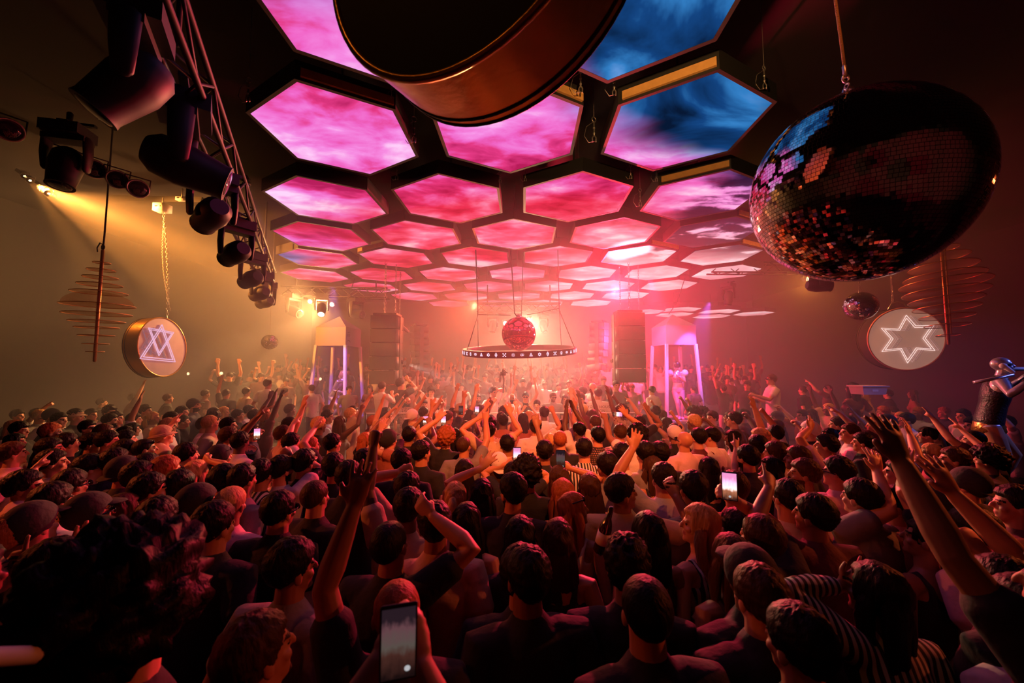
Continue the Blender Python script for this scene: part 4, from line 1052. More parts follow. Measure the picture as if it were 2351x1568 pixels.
# ---------------------------------------------------------------- who stands where (head pixel u v, hair, top, options)
HEROES = '''
28 1043 sb TP|102 1033 sk TK|148 1022 sk TK n15|199 984 sk TK g1|248 966 sk TN d|197 1020 sk LK|232 1015 sk TG R:front|276 1012 sk TK d|278 1037 sk TW g1|332 1033 ck TK g2
365 1002 sb TB hut R:393,975,.2,horns|444 931 sk TN d hfk D7.6|411 948 sk TK D7.2|352 959 py TB f|304 964 sk TW R:up|327 944 sk TK D7.4|186 1079 sk TK g1 n8|163 1117 sk TK g1 n10|107 1063 sk LG|28 1122 sk TP R:82,1063,.3,point
276 1086 sk TK g1 hbk|255 1063 sk TN|334 1071 ck TW|378 1084 fg TP g1|421 1048 sk TK|508 1051 sk TK hbk g2|569 992 sk TN R:588,1004,.12,grip|523 1002 sb TG|498 1109 fk TN|401 1125 fk TG n10
447 1089 ly TU f R:482,1058,.1,relaxed|318 1098 sk TM|327 1132 sk TG|128 1155 sk TP|439 1163 cg TB hbk|521 1160 cy TP n8|465 1219 fk TK n-12|278 1176 vb TG f|345 1201 sk TK|209 1181 sk TK g1 hfk R:202,1302,.1,grip
33 1234 sg TK g1 n15|72 1206 sb TB hfk|546 1104 sk TG|584 1091 sk LS|250 1432 ak TK h1.12|-75 1330 sk TP R:46,1322,.12,point|80 1320 sk TW R:163,1292,.12,flat|590 1500 sb TM n-20
666 1020 sk TW R:672,975,.2,point|710 1027 cg TK R:722,985,.15,open|756 1020 sk TK|763 1078 fk LK|804 1096 sk TK|651 1080 sk TW g1 d R:669,1048,.15,fist|692 1066 sk TK R:708,1078,.1,grip|723 1142 cb TK n6|929 1066 fk TK d n-14|967 1040 sk TK n-20
896 1012 sk TR hfk R:875,990,.1,open|1021 1008 qg TK L:1003,965,.1,open|1059 1088 lk BK f|1034 1147 py TW f n10|945 1125 sk TB L:915,1085,.1,fist|1172 1135 fk TK d n40|1136 1068 lb TK f hbw|1128 992 sk TB L:1098,960,.12,point R:1172,950,.12,open|625 1181 sk TK g1 n-15|887 1252 ck TK R:993,1185,.08,relaxed h1.0
932 1176 fk TB L:856,1010,.15,fist k3|1067 1201 lk BK f|651 1321 fk TG n-25|906 1423 cg TK L:812,1165,.05,open|915 2250 sk TK L:876,1512,.33,grip R:957,1500,.33,grip|1200 1322 sk TK g1 n-20|1100 1140 vk BF f L:1104,1075,.1,open|988 1215 sk TB|1248 1040 sk TK|1269 1015 py TK f
1294 1012 cg TK|1340 1035 sk LS|1374 1004 fk LQ|1394 1078 fk TG|1284 1104 lb BR f R:1310,1075,.12,grip|1427 1047 sk TW|1481 1047 fk TG|1516 1045 sk TK|1500 1075 lb BK f|1521 1106 fk TU L:1452,1030,.1,open
1363 1124 lb BK f|1435 1137 fk TB n-50 k2 y-35 R:1552,1140,.02,relaxed|1317 1172 vg BW f g2 n-50 y-30|1598 1132 fk TG|1290 1140 lg BR f|1613 1214 ly BS f n50 y15|1483 1231 lk BK f|1290 1242 lb BK f|1700 1125 sb TR|1631 1078 lk BK f
1606 1007 fk TM|1634 1004 sk TW n15|1573 1012 xk TP g1|1741 1027 sk TK|1769 1078 lk TW f n45 L:1690,1030,.12,horns|1682 961 sb TK|1641 961 sk TM n60|1422 996 sb TB R:1440,955,.1,open|1465 973 sk TK R:1490,945,.1,flat|1787 1042 sb TW n20
1728 1055 sk TK d|1442 1313 tk LK|1499 1415 ck LK|1744 1380 sb LK|1733 1323 sk TK hfk|1218 1092 qk TK|1180 1090 lk TK f L:1166,1064,.18,grip R:1207,1066,.18,grip|1208 1240 lk TK f|1230 1330 sk TK
1926 1090 fk TP g1 n25|1862 1091 sb TW d n30|1832 1055 sb TK n20|1796 1045 sk TB n15|1898 1025 sk TP n25 L:1858,985,.15,open|1870 990 sb TK hbw|1921 975 sk TW|1957 996 sb TW n20|1982 1017 sk TK n15
2064 1088 sk TG n15 L:2020,1080,.2,open|2202 1060 sb TK n20 L:2090,1000,.2,open|2290 1045 lk TK f n35 L:2190,965,.35,peace|2240 1115 sk TK hbk|2338 1160 sk TM n30|1816 1145 sk VB n-5|2122 1242 nk BK f n38|2044 1375 lk LS f n25 L:1930,1345,.1,open|1856 1490 sk TK|2312 1352 sk TK L:2262,1275,.1,fist
1755 1240 sb TK R:1692,1152,.22,grip|2000 1150 sk TG n10 L:2014,1085,.1,open|2080 1160 sk TP n25 L:2025,1175,.1,fist|2170 1170 sk TK hfk n20 L:2080,1075,.2,flat|2260 1225 sk TP n20|2540 1380 sk TK h1.1 L:2050,1035,.25,open|2600 1300 sb TP h1.05 L:2130,1085,.15,open|2400 1420 sk TP|1700 1215 sk BR f|1880 1190 sk TM n20 L:1766,1120,.05,point|1680 1290 lb BK f R:1640,1440,.05,fist
'''
STAGE = '''
877 889 fb TW D9 y-30 R:900,905,.25,grip L:905,910,.25,grip|934 922 xk TF d c D9.2|976 928 fk TF d c D9.2 R:962,905,.1,fist|989 900 qk TP c D10.3 R:972,875,.05,fist|1003 884 sb TK c D11|1013 928 pb TW f c D9.6|1093 915 sk TK d c D9.6 y30|1126 901 tk TW c D9.4 y50 L:1142,895,.0,fist|1172 914 xk TW d c D9 y30|1205 911 sk VK g1 c D9.5 R:1184,884,.05,open L:1229,880,.05,open
1268 912 sb TG g1 c D9.6 d|1296 916 lk BK f c D9.8|1333 917 tk TK c D9.2 L:1310,905,.1,fist|1338 900 fk TW D9.9 y60|1363 889 xb TP d D10.2 y-60|1374 905 fk TW D9|1305 882 sb TG c D11 L:front|612 882 sb TW D9.2 y-10|720 893 sb TW D10 y60|922 882 sk TK D9.6 y-30 R:937,872,.25,grip
1772 872 sb TW g1 D8.9 y75 L:1734,908,-.12,grip R:1738,915,.12,grip|1498 897 sb TW D9.3 y40|1712 886 sk TK D9.6 c|1415 885 sk TM D10 c|1955 893 vk TM f D8 L:1985,920,.0,flat R:1995,922,.0,flat|1232 930 fk TP c D8.95|1100 893 lb TK f c D11.2|1060 888 sk TW c D11.3 R:up|1155 890 vb TB f c D11.4 L:up|1250 885 sb TW c D11.6 R:up
1283 888 sk TP c D11.2|940 890 sk TR c D11.2 L:up|965 886 lk TK f c D11.6|1400 905 sk TK D9.6 y20|1450 890 sb TG c D11 R:point|850 893 lk TM f c D10.8|800 895 sk TG D10.6 c|565 900 sk TB D9.5 y-30|655 900 sb TG D9.8 y-20|520 905 sk TK D9.2 L:up
1590 893 sk TM D11.4 y20|1660 893 sk TK D10.4 y30 L:up|1845 897 sb TK D9.4 y30|1900 893 sk TM D9.8 y40 L:point|2040 905 sk TK D9 y40|2100 905 lb TR f D9.2 y40|470 905 sk TM D9.6 y-30|380 915 sb TK D9 y-40|300 915 sk TM D9.2 y-40 R:up|230 925 sk TK D9 y-40
'''
def parse(txt, stage=False):
    out = []
    for ln in txt.strip().replace('\n', '|').split('|'):
        t = ln.split(); o = dict(u=float(t[0]), v=float(t[1]), hair=t[2], top=t[3], stage=stage)
        for q in t[4:]:
            if q == 'f': o['fem'] = True
            elif q == 'd': o['beard'] = True
            elif q == 'c': o['cam'] = True
            elif q[:2] in ('L:', 'R:'):
                p = q[2:].split(','); o[q[0]] = p[0] if len(p) == 1 else (float(p[0]), float(p[1]), float(p[2]), p[3])
            elif q[0] == 'h' and q[1] in 'fbu': o['hat'] = q[1:]
            elif q[0] == 'g': o['glass'] = int(q[1])
            else: o[q[0]] = float(q[1:])
        out.append(o)
    return out
SPECS = parse(HEROES) + parse(STAGE, True)
rng = random.Random(11)
JOBS, PLAN = [], []
TAKEN = []
DJ = V((.2, 9.0))
for sp in SPECS:
    fem = sp.get('fem', False); h = sp.get('h', (.955 if fem else 1.0) + rng.uniform(-.015, .015))
    u, v = sp['u'], sp['v']
    if 'D' in sp:
        p = at(u, v, sp['D']); g = ground(p.x, p.y); h = (p.z - g) / 1.625
        if not .86 < h < 1.16: h = max(.9, min(1.12, h)); g = p.z - 1.625 * h
    else:
        p = at_z(u, v, 1.625 * h); g = 0
    if p.y < 8.3: p.x, p.y = p.x, p.y
    base = V((p.x, p.y, g))
    to = DJ - V((p.x, p.y))
    yaw = math.atan2(-to.x, to.y) if to.length > .3 else 0
    if sp['stage']: yaw = math.atan2(p.x, -p.y) if sp.get('cam') else 0
    yaw += R(sp.get('y', rng.uniform(-12, 12)))
    Mi = Matrix.LocRotScale(base, Euler((0, 0, yaw)), V((h, h, h))).inverted()
    arms = {}
    for sd in 'LR':
        a = sp.get(sd, 'down')
        if not isinstance(a, str):
            q = at(a[0], a[1], p.y + a[2]); a = (tuple(Mi @ q), a[3])
        arms[sd] = a
    d = p.y; vs = max(.0062, min(.0125, .0062 + .00085 * (d - 2)))
    b, s, head, wr = build_person(arms['L'], arms['R'], fem, sp['top'][0], R(sp.get('n', rng.uniform(-14, 14))), R(sp.get('p', rng.uniform(2, 10) if not sp.get('cam') else -3)), rng.uniform(-.08, .08),
                                  (rng.uniform(-.05, .05), rng.uniform(-.03, .06)), .97 if fem else rng.uniform(.97, 1.07), 1.0 if d < 4 else 1.12)
    JOBS.append((b, 'body', vs, 2, [SKIN[0], EYE, LIP, HM['k']])); JOBS.append((s, 'top', max(.011, vs), 3, [TOPS['K'][1]]))
    PLAN.append((sp, base, yaw, h, head)); TAKEN.append((p.x, p.y))

# everyone else on the floor shares a set of poses
POSES = [('down', 'up'), ('up', 'up'), ('down', 'point'), ('fist', 'down'), ('down', 'fist'), ('up', 'down'), ('down', 'down'), ('down', 'down'), ('phone', 'phone'), ('clap', 'clap'), ('point', 'down'), ('down', 'wave'), ('peace', 'down'), ('down', 'horns'), ('front', 'down'), ('up', 'fist')]
PROTO = []
for i, (a, c) in enumerate(POSES):
    for fem in (False, True):
        if fem and i % 2: continue
        tk = 'B' if fem and i % 4 == 0 else 'T'
        b, s, head, wr = build_person(a, c, fem, tk, R(rng.uniform(-20, 20)), R(rng.uniform(0, 8)), rng.uniform(-.06, .06), (rng.uniform(-.04, .04), .03), .97 if fem else 1.02, 1.14)
        PROTO.append([fem, tk, head, len(JOBS), (a, c)])
        JOBS.append((b, 'body', .0105, 2, [SKIN[0], EYE, LIP, HM['k']])); JOBS.append((s, 'top', .0135, 3, [TOPS['K'][1]]))
LOWP = []
for a, c, fem in (('up', 'down', 0), ('up', 'up', 0), ('down', 'down', 0), ('down', 'down', 1), ('down', 'fist', 1)):
    b, s, head, wr = build_person(a, c, fem, 'T', 0, 0, 0, (0, 0), 1, 1.3)
    LOWP.append((head, len(JOBS))); JOBS.append((b, 'body', .02, 2, [SKIN[0]])); JOBS.append((s, 'top', .024, 2, [TOPS['K'][1]]))

# costumed performers
def performer(key, **k):
    b, s, head, wr = build_person(**k); b2 = MB()
    PERF[key] = (head, len(JOBS), wr); JOBS.append((b, 'body', .009, 3, [SKIN[0], EYE, LIP, HM['k']])); JOBS.append((s, 'top', .012, 3, [TOPS['Z'][1]]))
PERF = {}
performer('helmet', hem=3, L=((-.02, .24, 1.30), 'flat'), Rr=((.36, .22, 1.52), 'open'), fem=True, top='V', hy=.1, lean=(.03, 0), legs=(((-.085, 0, .86), (-.12, .08, .48), (-.10, -.02, .07), (-.12, .12, .03)), ((.085, 0, .86), (.03, .1, .50), (-.02, .02, .09), (.0, .15, .03))))
performer('crouch', L=((-.16, .42, .98), 'relaxed'), Rr=((.15, .40, 1.02), 'relaxed'), fem=True, top='L', hp=.35, lean=(0, .55), legs=(((-.09, 0, .86), (-.14, .40, .66), (-.12, .12, .27), (-.13, .28, .22)), ((.09, -.02, .86), (.14, .36, .56), (.12, -.02, .27), (.13, .14, .22))))
performer('silver', L=((-.30, .32, 1.42), 'fist'), Rr=((.42, .30, 1.46), 'fist'), fem=False, top='V', hp=.1, lean=(.0, .22), legs=(((-.09, 0, .86), (-.15, .22, .5), (-.14, .02, .08), (-.15, .17, .03)), ((.09, 0, .86), (.14, .1, .48), (.14, -.1, .08), (.15, .06, .03))))

MESH = []
for i in range(0, len(JOBS), 60): MESH += shape_all(JOBS[i:i + 60])
bpy.data.scenes.remove(TS)

WORN = {'T': 'T-shirt', 'L': 'long-sleeved top', 'H': 'T-shirt', 'V': 'vest', 'B': 'strappy top'}
HLOOK = {'s': 'short {}-haired', 'f': 'fade-cut {}-haired', 'c': 'cropped {}-haired', 't': 'tousled {}-haired', 'q': 'curly {}-haired', 'a': 'big curly-haired', 'l': 'long {}-haired', 'v': 'wavy {}-haired', 'p': '{} ponytailed', 'n': '{} bun-haired', 'x': 'shaven-headed'}
HCOL = {'k': 'dark', 'b': 'brown', 'g': 'ginger', 'y': 'blond', 'w': 'white'}
ZONES = ((150, 'by left edge'), (300, 'below amber disc pendant'), (450, 'below triangle drum'), (590, 'right of triangle drum'), (690, 'below small mirror ball'), (830, 'before left tower'), (960, 'below left speaker stack'),
         (1130, "below ring's left half"), (1260, 'below chrome ball'), (1400, "below ring's right half"), (1500, 'below right speaker stack'), (1640, 'before right tower'), (1790, 'right of right tower'), (1960, 'below giant mirror ball'), (2150, 'below star drum'), (9999, 'by right edge'))
def arm_words(a):
    n = []
    for sd in 'LR':
        q = a[sd]; k = q if isinstance(q, str) else q[1]
        z = DEF[q][0][2] if isinstance(q, str) else q[0][2]
        n.append(2 if z > 1.5 else 1 if z > 1.15 else 0)
    return 'both arms up' if n == [2, 2] else 'left arm up' if n[0] == 2 else 'right arm up' if n[1] == 2 else 'hands before chest' if max(n) == 1 else ''
def people_label(sp_hair, top, arms, extra, pt, stage):
    u, v = pix(pt)
    zone = next(t for m, t in ZONES if u < m); d = pt[1]
    row = 'on stage' if stage else 'closest rows' if d < 1.75 else 'front half' if d < 3 else 'mid floor' if d < 4.6 else 'far floor' if d < 6.2 else 'near stage'
    hair_ = HLOOK[sp_hair[0]].format(HCOL[sp_hair[1]])
    if extra == 'beard': hair_ = 'bearded ' + hair_.split()[-1]
    elif extra: hair_ = hair_.split()[-1]
    look = f'{hair_} person in {extra + ", " if extra and extra != "beard" else ""}{TOPS[top[1]][0]} {WORN[top[0]]}'
    return [look, arm_words(arms), row, zone]
LAB = []
for k, (sp, base, yaw, h, head) in enumerate(PLAN):
    hs, hc = sp['hair']; top = sp['top']
    body, shirt = MESH[2 * k], MESH[2 * k + 1]
    paint_face(body, head, sp.get('beard'))
    skin = int(sp.get('k', rng.choice((0, 0, 1, 1, 1, 2))))
    o = assemble(base, yaw, h, body, shirt, head, skin, hs, hc, top[1], top[0], sp.get('hat'), sp.get('glass', 0), rng.choice((TROUS, TROUS, PALE)))
    ex = {'f': 'cap', 'b': 'backward cap', 'u': 'bucket hat'}[sp['hat'][0]] if sp.get('hat') else 'sunglasses' if sp.get('glass') == 1 else 'sunglasses on top' if sp.get('glass') else 'beard' if sp.get('beard') else ''
    arms = {sd: sp.get(sd, 'down') for sd in 'LR'}
    Mi = Matrix.LocRotScale(base, Euler((0, 0, yaw)), V((h, h, h))).inverted()
    for sd in 'LR':
        if not isinstance(arms[sd], str): arms[sd] = (tuple(Mi @ at(arms[sd][0], arms[sd][1], base.y + arms[sd][2])), arms[sd][3])
    LAB.append((o, people_label(sp['hair'], top, arms, ex, base + V((0, 0, 1.6 * h)), sp['stage']), 'performers and guests on stage' if sp['stage'] else 'dancing crowd'))
    sp['obj'] = o
# fillers
HS = ['sk', 'sk', 'sk', 'fk', 'fk', 'sb', 'ck', 'tk', 'cb', 'sg', 'qk', 'sy']; HF = ['lk', 'lk', 'lb', 'ly', 'vb', 'pk', 'py', 'nk', 'lg']
TC = 'KKKKKKWWGNBPRMUF'
SKIP = set(SKIPPED)
nf, tries, rng = 0, 0, random.Random(21)
while nf < NFILL and tries < 20000:
    tries += 1
    y = 3.6 + 4.5 * rng.random() ** .75
    x = rng.uniform(-1.28, 1.28) * y * .985
    if abs(x) > 9.8 or (y > 8.0 and abs(x) < 2.1): continue
    rr = rng.random(), rng.random(), rng.random(), rng.random(), rng.random(), rng.random(), rng.random()
    if any((x - a) ** 2 + (y - c) ** 2 < .47 ** 2 for a, c in TAKEN): continue
    TAKEN.append((x, y)); nf += 1
    if nf - 1 in SKIP: continue
    arms_up = .72 * math.exp(-(x / 3.6) ** 2) + .3
    cand = [q for q in PROTO if (q[4] != ('down', 'down')) == (rr[0] < arms_up)]
    fem, tk, head, ji, pose = cand[int(rr[1] * len(cand))]
    hp_ = (HF if fem else HS); hr_ = hp_[int(rr[2] * len(hp_))]; tc_ = TC[int(rr[3] * len(TC))]
    sc = (.95 if fem else 1.0) * (.965 + .06 * rr[4])
    to = DJ - V((x, y)); yaw = (math.atan2(-to.x, to.y) if to.length > 1 else 0) + R(-14 + 28 * rr[5])
    hat = ('bk', 'fk', 'bw', 'ut')[int(rr[6] * 40)] if rr[6] < .1 and not fem else None
    body = MESH[ji]
    if not body.get('painted'): paint_face(body, head); body['painted'] = 1
    o = assemble(V((x, y, 0)), yaw, sc, body, MESH[ji + 1], head, (0, 1, 1, 2, 1, 3)[int(rr[5] * 6)], hr_[0], hr_[1], tc_, tk, hat, 0, PALE if rr[4] < .25 else TROUS)
    o['_filler'] = nf - 1
    LAB.append((o, people_label(hr_, tk + tc_, dict(L=pose[0], R=pose[1]), {'b': 'backward cap', 'f': 'cap', 'u': 'bucket hat'}[hat[0]] if hat else '', V((x, y, 1.6 * sc)), False), 'dancing crowd'))
# labels: look + place, arms where needed, then order in depth among those alike
def say(p, arm): return ', '.join([p[0]] + ([p[1]] if arm and p[1] else []) + [f'{p[2]} {p[3]}'])
from collections import defaultdict
G = defaultdict(list)
for o, p, g in LAB: G[say(p, True)].append((o, p, g))
NTH = ['nearest', 'second', 'third', 'fourth', 'fifth', 'sixth', 'seventh', 'eighth']
for t, ls in G.items():
    ls.sort(key=lambda q: q[0].location.y)
    for i, (o, p, g) in enumerate(ls):
        pre = '' if len(ls) == 1 else ('nearer ' if i == 0 else 'farther ') if len(ls) == 2 else NTH[i] + ' '
        w = (pre + t).split()
        for cut in ('short', 'long', 'in'):
            if len(w) > 16 and cut in w: w.remove(cut)
        tag(o, ' '.join(w[:16]), 'person', g)

# lettering and small things worn or held by individual people
def lettering(sp_uv, lines, size, col, z0, lh):
    sp = min(SPECS, key=lambda s: abs(s['u'] - sp_uv[0]) + abs(s['v'] - sp_uv[1])); o = sp['obj']
    cu = bpy.data.curves.new('lettering', 'FONT'); cu.body = '\n'.join(lines); cu.size = size; cu.align_x = 'CENTER'; cu.extrude = .0; cu.space_line = lh; cu.resolution_u = 2
    t = bpy.data.objects.new('tmp', cu); COL.objects.link(t); bpy.context.view_layer.update()
    me = bpy.data.meshes.new_from_object(t.evaluated_get(bpy.context.evaluated_depsgraph_get())); bpy.data.objects.remove(t); bpy.data.curves.remove(cu)
    import bmesh
    bm = bmesh.new(); bm.from_mesh(me); bmesh.ops.subdivide_edges(bm, edges=bm.edges[:], cuts=1); sh = next(c for c in o.children if 'shirt' in c.name or 'vest' in c.name)
    dep = []
    for v in bm.verts:
        X, Z = v.co.x, z0 + v.co.y
        ok, loc, nrm, _ = sh.ray_cast(V((X, -1, Z)), V((0, 1, 0)))
        dep.append(loc.y if ok else -.13); v.co = V((X, dep[-1] - .004, Z))
    bm.to_mesh(me); bm.free(); me.materials.append(mat('lettering_ink', col, .7))
    c = bpy.data.objects.new('lettering', me); COL.objects.link(c); c.parent = sh
lettering((1374, 905), ['YOUR HOUSE', 'UPON', 'MELODY'], .085, (.05, .02, .03), 1.33, .95)
lettering((521, 1160), ['JOE'], .19, (.45, .12, .05), 1.17, 1)
lettering((1816, 1145), ['NG'], .15, (.02, .02, .02), 1.2, 1)
vest = next(s for s in SPECS if s['top'] == 'VB')['obj']
b = MB()
hd_ = next(s for s in SPECS if s['u'] == 521)['obj']
b.torus((0, .004, 1.475), .068, .001, n=30, k=4)
for k in range(34): b.ell((.07 * math.cos(k * PI / 17), .004 + .07 * math.sin(k * PI / 17), 1.475), .005, n=6, h=5)
b.build('pearl_necklace', M['whiteplastic'], hd_)

# phones in hands
def screen_mat(name, kind):
    m = bpy.data.materials.new(name); m.use_nodes = True; nt = m.node_tree; nt.nodes.clear(); L = nt.links.new
    tc = nt.nodes.new('ShaderNodeTexCoord'); sx = nt.nodes.new('ShaderNodeSeparateXYZ'); L(tc.outputs['Generated'], sx.inputs[0])
    n = nt.nodes.new('ShaderNodeTexNoise'); n.inputs['Scale'].default_value = 5; n.inputs['Detail'].default_value = 4; L(tc.outputs['Generated'], n.inputs['Vector'])
    ad = nt.nodes.new('ShaderNodeMath'); ad.operation = 'MULTIPLY_ADD'; L(n.outputs['Fac'], ad.inputs[0]); ad.inputs[1].default_value = .35; L(sx.outputs[2], ad.inputs[2])
    r = nt.nodes.new('ShaderNodeValToRGB'); e = r.color_ramp.elements
    st = {0: [(.2, (.02, .005, .005)), (.5, (.3, .1, .05)), (.62, (1, .75, .7)), (.8, (.9, .5, .75)), (1.1, (.6, .2, .4))], 1: [(.2, (.01, .004, .004)), (.5, (.06, .02, .015)), (.65, (.09, .07, .06)), (.9, (.12, .05, .06)), (1.1, (.02, .01, .015))]}[kind]
    while len(e) < 5: e.new(.5)
    for el, (p, c) in zip(e, st): el.position = min(1, p); el.color = (*c, 1)
    L(ad.outputs[0], r.inputs[0]); em = nt.nodes.new('ShaderNodeEmission'); L(r.outputs[0], em.inputs[0]); em.inputs[1].default_value = 1.6 if kind == 0 else 1.
    o = nt.nodes.new('ShaderNodeOutputMaterial'); L(em.outputs[0], o.inputs['Surface']); return m
SCR = [screen_mat('bright_phone_picture', 0), screen_mat('dim_phone_picture', 1)]
BUT = emitter('record_button', (.9, .9, .95), .5)
def phone(u, v, y, rot, label, kind=0, yaw=0., k=1., land=False):
    p = at(u, v, y); o = empty('phone', p, label, 'phone', (R(rot), R(90) if land else 0, math.atan2(-p.x, p.y) + R(yaw)), 'phones held up in the crowd'); o.scale = (k, k, k)
    b = MB(); b.box((0, .004, 0), (.074, .009, .152)); bo = b.build('phone_body', M['phonebody'], o, False); md = bo.modifiers.new('b', 'BEVEL'); md.width = .004; md.segments = 2
    b = MB(); b.box((0, -.0012, 0), (.066, .001, .140)); s = b.build('screen', SCR[kind], o, False)
    b = MB(); b.ell((0.018 if kind else 0, -.002, -.052), (.006, .001, .006), n=12, h=6); b.build('record_button', BUT, s)
for a in ((1187, 1046, 3.62, 5, 'bright phone held up below the chrome ball'), (1675, 1117, 2.1, 5, 'large bright phone held up right of the right tower'), (703, 1049, 3.65, 4, 'bright phone before the left tower'), (1287, 1055, 3.3, 4, 'reddish phone right of the bright one below the chrome ball', 1, 0, 1.05),
          (915, 1476, .835, 3, 'closest phone with dim picture before a ginger head', 1), (199, 1288, 1.82, 10, 'tilted phone with pale picture below the amber disc pendant', 0, 40), (977, 967, 5.6, 3, 'small phone, left of a pair below the left speaker'), (1018, 967, 5.7, 3, "small phone, right of a pair below the ring's left end"),
          (1058, 942, 6.6, 3, 'small dark-framed phone at rail height left of centre', 1), (1095, 943, 6.6, 3, "small phone at rail height below the ring's left half"), (1418, 951, 6.3, 3, 'phone held sideways below the right speaker stack', 0, 0, 1., True), (2037, 961, 5.9, 3, 'tiny glowing phone below the star drum', 0, 0, .7, True),
          (1300, 960, 6., 3, "dark phone below the ring's right half", 1), (590, 997, 5.0, 3, 'phone beside a dark head right of the triangle drum')):
    phone(*a)
bt = empty('beer_bottle', at(1387, 1225, 2.0), 'dark beer bottle in front of a beige T-shirt', 'bottle', (.15, .25, 0))
b = MB(); b.loft([(0, 0, -.09), (0, 0, .03), (0, 0, .06), (0, 0, .085), (0, 0, .135)], [.031, .031, .024, .014, .0125], n=18); b.build('glass_body', mat('brown_glass', (.03, .012, .004), .08, coat=1), bt)
b = MB(); b.loft([(0, 0, -.05), (0, 0, .01)], .0318, n=18, rnd=False); b.build('paper_label', M['whiteplastic'], bt)

# guests too far away to tell apart, behind the performers
vs_, fs_, ms_ = [], [], []; off = 0
r2 = random.Random(5)
HC_ARR = {}
def arrs(me):
    a = np.empty(len(me.vertices) * 3); me.vertices.foreach_get('co', a); lt = np.empty(len(me.loops), np.int32); me.loops.foreach_get('vertex_index', lt)
    return a.reshape(-1, 3), [tuple(p.vertices) for p in me.polygons]
lowh = MB(); lowh.ell((0, -.014, .036), (.086, .108, .094), n=10, h=7); LH_ = ([V(q) for q in lowh.v], lowh.f)
LA = [(h_, arrs(MESH[i]), arrs(MESH[i + 1])) for h_, i in LOWP]
tries = 0; spots = []
while len(spots) < 120 and tries < 6000:
    tries += 1; y = r2.uniform(10.9, 16.3); x = r2.uniform(-.78, .62) * y
    if abs(x) > 9.5 or any((x - a) ** 2 + (y - c) ** 2 < .5 ** 2 for a, c in spots + TAKEN) or (abs(abs(x) - 4.95) < 1. and 10.9 < y < 13.1) or 13.0 < y < 13.45: continue
    spots.append((x, y))
for x, y in spots:
    head, (bv, bf), (sv, sf) = LA[r2.randrange(5)]
    s = r2.uniform(.93, 1.04); yaw = math.atan2(x, -y) + r2.uniform(-.4, .4); c, sn = math.cos(yaw) * s, math.sin(yaw) * s; g = ground(x, y)
    Rm = np.array([[c, sn, 0], [-sn, c, 0], [0, 0, s]])
    hv = np.array([tuple(head[0] + q) for q in LH_[0]])
    for V_, F_, m in ((bv, bf, 0), (sv, sf, 1 + r2.choice((0, 0, 1, 2))), (hv, LH_[1], 4)):
        w = V_ @ Rm + np.array([x, y, g]); vs_.append(w); fs_ += [tuple(i + off for i in f) for f in F_]; ms_ += [m] * len(F_); off += len(w)
me = bpy.data.meshes.new('distant_crowd'); me.from_pydata(np.concatenate(vs_).tolist(), [], fs_)
for m in (SKIN[1], TOPS['K'][1], TOPS['W'][1], TOPS['M'][1], HM['k']): me.materials.append(m)
me.polygons.foreach_set('material_index', ms_); me.polygons.foreach_set('use_smooth', [True] * len(fs_))
o = bpy.data.objects.new('distant_crowd', me); COL.objects.link(o); tag(o, 'hazy mass of guests behind the performers', 'crowd', kind='stuff')

# costumed performers
ZM = mat('violet_chrome', (.6, .55, .68), .22, .85); DKS = mat('dark_scaled_costume', (.03, .03, .04), .35, .3, bump=.5, bscale=50)
def place_perf(key, loc, yaw, sc, label, bodymats, topmat):
    head, ji, wr = PERF[key]; o = bpy.data.objects.new('performer', MESH[ji]); COL.objects.link(o); o.location = loc; o.rotation_euler = (0, 0, yaw); o.scale = (sc,) * 3
    paint_face(MESH[ji], head)
    c = np.empty(len(MESH[ji].polygons) * 3); MESH[ji].polygons.foreach_get('center', c); mi = np.empty(len(MESH[ji].polygons), np.int32); MESH[ji].polygons.foreach_get('material_index', mi)
    mi[(c.reshape(-1, 3)[:, 2] < bodymats[2])] = 4; MESH[ji].materials.append(bodymats[1]); MESH[ji].polygons.foreach_set('material_index', mi)
    o.material_slots[0].link = 'OBJECT'; o.material_slots[0].material = bodymats[0]
    tag(o, label, 'performer', 'costumed performers')
    obj('costume_top', MESH[ji + 1], o, [topmat])
    return o, Matrix.Translation(head[0]) @ head[1].to_4x4(), wr
pz = .92
q = at(1557, 900, 12.0)
o, Mh, wr = place_perf('helmet', (q.x, 12.0, pz), PI - .35, 1.0, 'performer in silver helmet and puff sleeves standing in the right tower', (SKIN[0], mat('pink_trousers', (.5, .3, .36), .4), .98), ZM)
b = MB(); b.ell((0, .0, .01), (.125, .14, .15), n=24, h=16); b.build('helmet', mat('chrome_helmet', (.75, .7, .78), .12, 1.), o).matrix_local = Mh
b = MB(); b.ell((0, .055, .01), (.1, .1, .1), n=20, h=12); b.build('visor', GLASS, o).matrix_local = Mh
for s in (-1, 1): b = MB(); b.ell((s * .2, 0, 1.40), (.1, .11, .11), n=14, h=10); b.build('puff_sleeve', M['whiteplastic'], o)
q = at(775, 905, 12.0)
o, Mh, wr = place_perf('crouch', (q.x - .08, 11.95, .93 - .18), -1.9, 1.0, 'performer in violet metallic suit crouching in the left tower', (mat('violet_suit', (.42, .36, .55), .3, .6), mat('violet_legging', (.34, .28, .5), .3, .6), .9), ZM)
b = MB(); b.ell((0, -.02, .03), (.1, .13, .12), n=18, h=12); b.loft([(0, -.1, .06), (0, -.16, .0), (0, -.14, -.12)], [.05, .06, .03]); b.build('hood', mat('rose_hood', (.3, .16, .2), .6), o).matrix_local = Mh
b = MB(); b.ell((0, .05, .06), (.085, .09, .07), n=16, h=10); b.build('head_plate', M['whiteplastic'], o).matrix_local = Mh
q = at(2258, 842, 5.0)
g0 = q.z - 1.62 * 1.0 * .985
